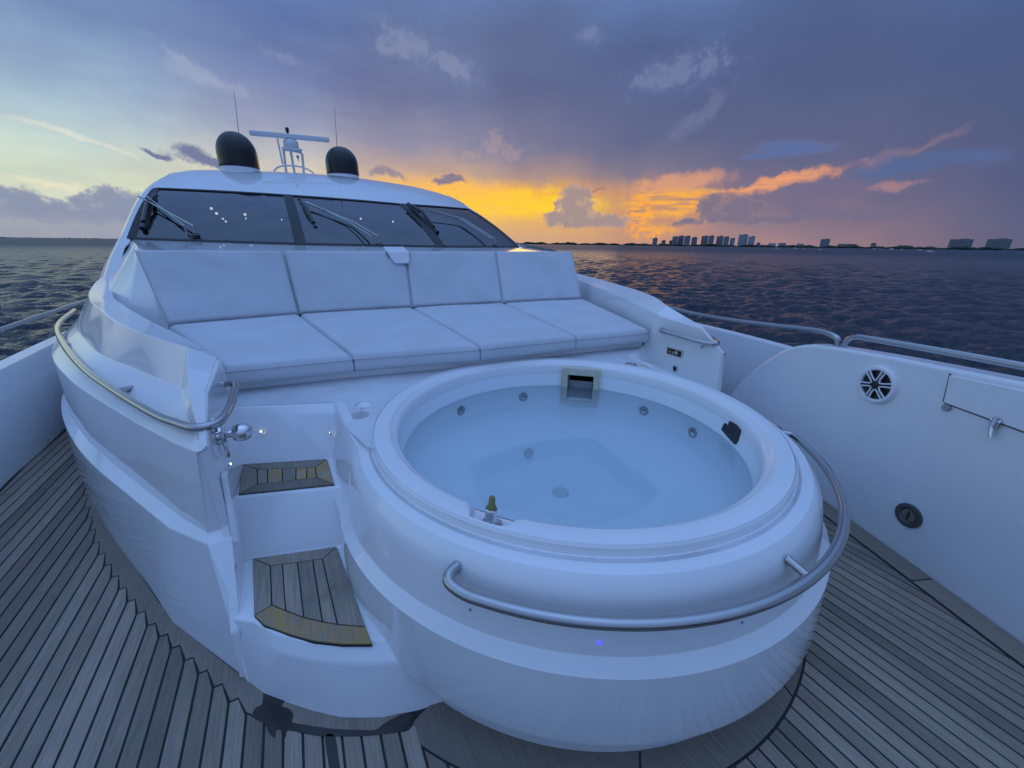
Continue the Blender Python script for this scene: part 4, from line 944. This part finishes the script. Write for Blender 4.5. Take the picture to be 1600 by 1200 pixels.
# liner: wall, bench and footwell
def liner():
    n = 96; wp = [(.39,-.30),(.44,.33),(.20,.42),(-.10,.43),(-.38,.38),(-.46,.0),(-.07,-.34),(.15,-.37)]
    c = Vector((0, 0)); rows = []
    circ = lambda r, z: [(TC[0] + r * math.cos(2 * math.pi * j / n), TC[1] + r * math.sin(2 * math.pi * j / n), z) for j in range(n)]
    rows += [circ(.856,.655), circ(.850,.55), circ(.842,.44), circ(.834,.385), circ(.812,.356), circ(.79,.345)]
    P = [Vector(p) for p in wp]
    P = sorted(P, key=lambda p: math.atan2(p.y, p.x))
    def ray(a):
        d = Vector((math.cos(a), math.sin(a)))
        for p, q in zip(P, P[1:] + P[:1]):
            e = q - p; den = d.x * e.y - d.y * e.x
            if abs(den) < 1e-9: continue
            t = (p.x * e.y - p.y * e.x) / den; s = (p.x * d.y - p.y * d.x) / den
            if t > 0 and -1e-6 <= s <= 1 + 1e-6: return d * t
        return d * .4
    W_ = [ray(2 * math.pi * j / n) for j in range(n)]
    for k_, z in ((1.05, .343), (1.0, .336), (.97, .32), (.90, .235), (.86, .222), (.0, .218)):
        rows.append([(w.x * k_ + .0, w.y * k_ + .0, z) for w in W_])
    o = grid('liner', rows, m_tubin, tub, close=True, auto=40)
    bm = bmesh.new(); bm.from_mesh(o.data); kill = []
    for f in bm.faces:
        c_ = f.calc_center_median(); a = math.degrees(math.atan2(c_.y - TC[1], c_.x - TC[0]))
        if 41 < a < 55.5 and .42 < c_.z < .66 and math.hypot(c_.x - TC[0], c_.y - TC[1]) > .835: kill.append(f)
    bmesh.ops.delete(bm, geom=kill, context='FACES'); bm.to_mesh(o.data); bm.free()
    return T(o)
liner()
def wallpt(a, r, z): return Vector((TC[0] + r * math.cos(R(a)), TC[1] + r * math.sin(R(a)), z))
for px, py, z in ((-.245,.858,.446),(.258,.892,.444),(.876,.304,.440),(.899,-.07,.436)):
    a = math.degrees(math.atan2(py - TC[1], px - TC[0])); c = wallpt(a, .846, z); nn = wallpt(a + 180, 1, 0) - wallpt(a, 0, 0)
    nn = Vector((-math.cos(R(a)), -math.sin(R(a)), 0))
    j = T(turned('jet', c, nn, [(.014,.003),(.018,.010),(.027,.013),(.034,.008),(.035,-.006)], m_jet, tub, n=24)); nz_ = turned('nozzle', c, nn, [(0,.005),(.018,.005)], m_dark, j, n=18)
T(turned('jet', (.02,.398,.285), (0,-.8,.5), [(0,.004),(.014,.006),(.026,.012),(.032,.006),(.033,-.01)], m_grey, tub, n=24))
T(turned('floor_drain', (.02,.05,.218), (0,0,1), [(0,.012),(.022,.012),(.026,.005),(.040,.008),(.046,.006),(.048,.0)], mat('drain_white', (.42,.46,.5,1), .4), tub, n=32))
# skimmer box in the after wall
a0s, a1s = 39.0, 57.5; ac = (a0s + a1s) / 2; cw = wallpt(ac, .838, 0); tx = Vector((-math.sin(R(ac)), math.cos(R(ac)), 0)); nx = Vector((math.cos(R(ac)), math.sin(R(ac)), 0))
# the arc of the wall runs right-to-left with rising angle, so tx points to the left of the picture
def SK(u, z, h=0): return cw + tx * u + nx * (-h) + Vector((0, 0, z))
def rrect(u0, u1, z0, z1, r, h, n=5):
    P = []
    for cx_, cz_, s in ((u1 - r, z1 - r, 0), (u0 + r, z1 - r, 90), (u0 + r, z0 + r, 180), (u1 - r, z0 + r, 270)):
        for i in range(n + 1): a = R(s + 90 * i / n); P.append(SK(cx_ + r * math.cos(a), cz_ + r * math.sin(a), h))
    return P
skm = [rrect(-.137, .137, .40, .676, .022, -.02), rrect(-.137, .137, .40, .676, .022, .022), rrect(-.130, .130, .407, .669, .020, .030), rrect(-.092, .092, .42,   .622, .004, .030), rrect(-.090, .090, .42, .621, .004, .0), rrect(-.088, .088, .42, .620, .004, -.16)]
T(grid('skimmer_frame', skm, m_skim, tub, close=True, auto=40))
T(slab('skimmer_back', rrect(-.09, .09, .40, .64, .004, -.15), nx * .01, m_dark, tub)); T(slab('skimmer_weir', [SK(-.085,.40,-.02), SK(.085,.40,-.02), SK(.085,.555,-.05), SK(-.085,.555,-.05)], nx * .006, m_grey, tub))
# torn black patch stuck on the inner wall
pa = [(-23.2,.559),(-24.1,.604),(-25.3,.606),(-25.5,.592),(-26.2,.600),(-26.6,.633),(-30.5,.641),(-34.1,.634),(-33.6,.590),(-34.0,.585),(-33.2,.548),(-32.0,.542),(-27,.548)]
rows = [[wallpt(a, .853 - h, z) for a, z in pa] for h in (-.004, .004)]
pt = rows[1] + []
T(slab('black_patch', rows[0], -Vector((math.cos(R(-29)), math.sin(R(-29)), 0)) * .012, m_black, tub))
# cup holders and small pop-up fittings on the surround
for cx_, cy_, r in CUPS:
    T(lathe('cup_holder', [(r*1.10,.6822),(r*1.06,.6850),(r*1.0,.6845),(r*.985,.680),(r*.96,.635)], m_gel2, tub, (cx_, cy_), 40, auto=35))
    T(lathe('cup_holder_floor', [(r*.97,.632),(r*.5,.631),(.0001,.631)], m_groove, tub, (cx_, cy_), 32))
T(prism('cup_channel', [(-.872,.61),(-.885,.615),(-.90,.555),(-.887,.553)], .6833, .6842, m_groove, tub)); 
for cx_, cy_, m in ((.955,.55,m_steel), (.985,.465,m_skim)):
    T(lathe('deck_button', [(.040,.683),(.039,.694),(.030,.697),(.028,.691),(.0001,.692)], m, tub, (cx_, cy_), 28))
# blue leds under the rail
for a, z in ((-121.5,.485), (-141,.50), (-99,.49)):
    nn = Vector((math.cos(R(a)), math.sin(R(a)), 0)); c = wallpt(a, float(np.interp(z, [.4445,.50,.555], [1.0965,1.085,1.075])), z)
    T(turned('led', c, nn, [(0,.004),(.0035 if a != -121.5 else .005,.003),(.006,-.003)], m_blue if a == -121.5 else mat('dim_led', (.2,.22,.6,1), .4), tub, n=12))
# stainless rail round the front of the tub
zr = .602; rr_ = 1.125
arcp = [wallpt(-144.0, 1.058, zr + .012), wallpt(-144.2, 1.09, zr + .012), wallpt(-143.4, 1.115, zr + .006)] + [wallpt(a, rr_, zr) for a in np.arange(-140.5, -32, 3.0)] + [wallpt(-31.4, 1.115, zr), wallpt(-30.8, 1.09, zr), wallpt(-30.6, 1.058, zr)]
ra = T(tube('handrail', arcp, .0165, m_steel, tub, n=18, smooth_path=3))
for a in (-88.5,):
    tubes('stanchion', [([wallpt(a, 1.058, zr + .018), wallpt(a, rr_ - .005, zr + .002)], .0125)], m_steel, ra, n=14)
turned('end_flange', wallpt(-30.6, 1.062, zr), Vector((math.cos(R(-30.6)), math.sin(R(-30.6)), 0)), [(.019,.010),(.034,.008),(.036,-.006)], m_drain, ra, n=24)
# water inside
wz = .525
def water():
    n = 120; rows = []
    for r, z in ((.0001, wz), (.3, wz), (.6, wz), (.80, wz), (.853, wz)): rows.append([(TC[0] + r * math.cos(2*math.pi*j/n), TC[1] + r * math.sin(2*math.pi*j/n), z) for j in range(n)])
    for r, z in ((.853, .22), (.853, .012), (.0001, .012)): rows.append([(TC[0] + r * math.cos(2*math.pi*j/n), TC[1] + r * math.sin(2*math.pi*j/n), z) for j in range(n)])
    o = grid('tub_water', rows, m_tubw, None, close=True, auto=30); tag(o, 'clear pale blue water filling the round hot tub', 'water')
    return o
water()
# overflow tap on the rim's notch
tp = Vector((TC[0] + .915 * math.cos(R(a_notch)), TC[1] + .915 * math.sin(R(a_notch)), .664))
tap = empty('air_valve', tp, label='small chrome valve with an olive green tip in the notch of the tub rim', cat='valve')
ax_ = Vector((.10,.03,1)).normalized()
prism_ = T(lathe('notch_floor', [(.99,.660),(.93,.664),(.885,.662),(.86,.655)], m_gel2, tub, TC, 10, a_notch - 7, a_notch + 7))
for q in (turned('base', tp, (0,0,1), [(.040,-.004),(.040,.002),(.034,.006),(.022,.016),(.019,.022)], m_chrome, tap, n=28), turned('body', tp, ax_, [(.020,.018),(.019,.050),(.021,.058),(.018,.062)], m_chrome, tap, n=8, smooth=False),
          turned('tip', tp, ax_, [(.0155,.060),(.015,.068),(.011,.076),(.010,.098),(.007,.102),(0,.103)], mat('olive_tip', (.22,.21,.07,1), .5), tap, n=18)): loc_child(q, tp)

# ------------------------------------------------------------------ cushions
def cushion(name, BLc, BRc, TRc, TLc, th, label, group, ledge=None, redge=None, n=36, r=.035, puffy=.014, seed=0):
    "quilted pad: four top-surface corners (front-left, front-right, back-right, back-left), th = thickness vector pointing away from the face"
    A, B, C_, D = map(Vector, (BLc, BRc, TRc, TLc)); th = Vector(th); T_ = th.length; nrm = -th.normalized(); rs = np.random.RandomState(seed)
    def pos(u, v):
        u0 = ledge(v) if ledge else 0.0; u1 = redge(v) if redge else 1.0; uu_ = u0 + (u1 - u0) * u
        return A.lerp(B, uu_).lerp(D.lerp(C_, uu_), v)
    us = [0, .006, .018, .04] + list(np.linspace(.07, .93, n - 8)) + [.96, .982, .994, 1]
    wv = [(rs.uniform(2, 7), rs.uniform(2, 7), rs.uniform(0, 6.28)) for _ in range(5)]
    Wd = (B - A).length; Hd = (D - A).length; top = []
    for v in us:
        row = []
        for u in us:
            p = pos(u, v); de = min(u * Wd, (1 - u) * Wd, v * Hd, (1 - v) * Hd)
            drop = r - math.sqrt(max(0, r * r - (r - de) ** 2)) if de < r else 0
            inset = 0
            h = puffy * (1 - (2 * u - 1) ** 4) * (1 - (2 * v - 1) ** 4) - drop
            e = max(0, min(1, de / .08)); wr = sum(math.sin(a * u * Wd * 2.2 + b * v * Hd * 2.2 + c) for a, b, c in wv) * .0016
            crease = .004 * math.exp(-((de - .055) / .012) ** 2)
            row.append(p + nrm * (h + wr * e - crease))
        top.append(row)
    m_ = len(us); V = [p for r_ in top for p in r_]; F = []
    for i in range(m_ - 1):
        for j in range(m_ - 1): F.append((i*m_+j, i*m_+j+1, (i+1)*m_+j+1, (i+1)*m_+j))
    per = [(0, j) for j in range(m_)] + [(i, m_-1) for i in range(1, m_)] + [(m_-1, j) for j in range(m_-2, -1, -1)] + [(i, 0) for i in range(m_-2, 0, -1)]
    last = [i * m_ + j for i, j in per]
    cen = pos(.5, .5)
    for k_, (d, ins) in enumerate(((.30, -.004), (.55, -.006), (.80, -.003), (.97, .012), (1.0, .04))):
        cur = []
        for i, j in per:
            p = pos(us[j], us[i]); inw = (cen - p).normalized()
            cur.append(len(V)); V.append(p + nrm * (-r) * (1 - d) - nrm * T_ * d + inw * ins)
        q = len(per)
        for k2 in range(q): F.append((last[k2], last[(k2+1) % q], cur[(k2+1) % q], cur[k2]))
        last = cur
    F.append(tuple(last))
    o = link(name, fixn(mesh(name, V, F)), m_vinyl, auto=0); tag(o, label, 'cushion', group)
    pp = []
    for i, j in per[::2]:
        p = pos(us[j], us[i]); pp.append(p + nrm * (-r * 1.02) + (p - cen).normalized() * .0035)
    pv_, pf2 = tube_geo(pp + [pp[0]], .0032, 6, False); link('piping', fixn(mesh('piping', pv_, pf2)), m_vinyl, o)
    return o
zs = .855
SB = [(-2.04,2.62,zs),(-1.10,2.80,zs),(-.03,2.76,zs),(1.01,2.67,zs),(2.10,2.56,zs)]
SF = [(-1.56,1.13,zs),(-.845,1.075,zs),(-.05,.955,zs),(.72,.905,zs),(1.415,.845,zs)]
SL = ['white vinyl seat cushion at the left end of the sunpad by the curved grab rail','white vinyl seat cushion, second from the left on the sunpad, with a faint crease','white vinyl seat cushion right of the middle, behind the tub skimmer','white vinyl seat cushion at the right end of the sunpad by the switch panel']
g_ = .006
for i in range(4):
    a, b, c, d = Vector(SF[i]), Vector(SF[i+1]), Vector(SB[i+1]), Vector(SB[i]); gx = Vector((g_, 0, 0))
    if i == 0: a = Vector((-1.50, 1.12, zs)); 
    cushion('seat_cushion', a + gx, b - gx, c - gx, d + gx, (0, 0, -.118), SL[i], 'seat cushions of the sunpad', seed=i + 1)
BB = [(-2.05,2.66,.86),(-1.10,2.80,.86),(-.03,2.765,.86),(1.01,2.69,.86),(2.10,2.60,.86)]
BT_ = [(-2.205,3.0,1.425),(-1.145,3.05,1.418),(.005,3.04,1.415),(1.085,3.03,1.418),(2.20,3.0,1.422)]
BLb = ['white vinyl back cushion at the left end of the row below the windscreen','white vinyl back cushion, second from the left, with its top right corner cut away','white vinyl back cushion right of the middle, with its top left corner cut away','white vinyl back cushion at the right end of the row, sea behind it']
def notchR(v): return 1 - .165 / (1 + math.exp(-(v - .83) / .022))
def notchL(v): return .035 / (1 + math.exp(-(v - .85) / .022))
for i in range(4):
    a, b, c, d = Vector(BB[i]), Vector(BB[i+1]), Vector(BT_[i+1]), Vector(BT_[i]); gx = Vector((g_, 0, 0))
    nv = (b - a).cross(d - a).normalized()
    if nv.y > 0: nv = -nv
    cushion('back_cushion', a + gx, b - gx, c - gx, d + gx, -nv * .12, BLb[i], 'back cushions of the sunpad', redge=notchR if i == 1 else None, ledge=notchL if i == 2 else None, puffy=.010, r=.03, seed=i + 20)

# ------------------------------------------------------------------ on the roof: radomes, radar, aerials
def radome(x, y, z, r, h, lab):
    e = empty('radome', (x, y, z), label=lab, cat='radome', group='radomes on the roof')
    pr = [(r * .97, h * .16)] + [(r * (1.0 if t < .35 else math.sqrt(max(0, 1 - ((t - .35) / .65) ** 2.1))), h * (.16 + .84 * t)) for t in np.linspace(0.02, 1, 22)]
    lathe('dome', pr, m_dome, e, (0, 0), 48, auto=0)
    lathe('base', [(r * .96, 0), (r * 1.0, h * .03), (r * .99, h * .12), (r * .95, h * .165)], m_white, e, (0, 0), 40)
radome(-1.70, 8.6, 2.69, .335, .74, 'larger black satellite dome on a white base, left of the radar')
radome(.165, 8.6, 2.73, .325, .65, 'smaller black satellite dome on a white base, right of the radar')
rd = empty('radar', (-.76, 8.6, 2.72), label='white open array radar on a tubular frame between the two black domes', cat='radar')
def Rr(q): return loc_child(q, (-.76, 8.6, 2.72))
rb = Matrix.Rotation(R(-1.5), 3, 'Y')
Rr(box('scanner_bar', (-.735,8.55,3.445), (1.40,.10,.085), m_white, rd, rot=rb, bevel=.02))
Rr(lathe('gearbox', [(.02,3.41),(.09,3.40),(.13,3.37),(.14,3.33),(.135,3.26),(.12,3.235),(.02,3.23)], m_white, rd, (-.75, 8.6), 28))
Rr(tubes('frame', [([(-.92,8.6,2.70),(-.90,8.6,3.17),(-.87,8.6,3.215),(-.60,8.6,3.20),(-.575,8.6,3.16),(-.60,8.6,2.70)], .024), ([(-.765,8.6,2.70),(-.775,8.6,3.20)], .024), ([(-.90,8.45,3.21),(-.60,8.75,3.21)], .022)], m_white, rd))
Rr(box('frame_plate', (-.75,8.6,3.222), (.36,.3,.02), m_white, rd))
Rr(tube('hoop', [(-1.16,8.5,2.74),(-1.08,8.5,2.85),(-.95,8.5,2.905),(-.76,8.5,2.92),(-.58,8.5,2.90),(-.45,8.5,2.84),(-.36,8.5,2.74)], .016, m_white, rd, n=8, smooth_path=4))
Rr(tubes('mast', [([(-.955,8.65,2.95),(-.975,8.65,3.40)], .016)], m_white, rd)); Rr(tubes('masthead_light', [([(-.78,8.55,3.48),(-.78,8.55,3.52)], .022), ([(-.78,8.55,3.52),(-.78,8.55,3.59)], .033)], m_black, rd, n=12))
Rr(turned('horn', (-.665,8.55,3.12), (0,0,-1), [(.0,.0),(.03,.0),(.012,.06),(.006,.1)], m_grey, rd, n=12))
for P, lab in (([(-1.62,8.75,2.78),(-1.62,8.75,3.4),(-1.56,8.75,4.12)], 'thin whip aerial standing behind the larger black dome'), ([(.13,8.75,2.8),(.125,8.75,3.4),(.17,8.75,4.09)], 'thin whip aerial standing behind the smaller black dome')):
    tag(tube('whip_aerial', P, [.010,.007,.004], m_grey, None, n=6), lab, 'aerial', 'whip aerials on the roof')

# cabin sides and hull are closed so that the place holds from other positions
for o in bpy.data.objects:
    if o.type == 'MESH' and o.name.startswith('glass'): pass
S.cycles.max_bounces = 8; S.cycles.volume_bounces = 3; S.cycles.transmission_bounces = 6; S.cycles.transparent_max_bounces = 12
S.cycles.caustics_reflective = False; S.cycles.caustics_refractive = True; S.cycles.sample_clamp_indirect = 6
S.cycles.use_denoising = True
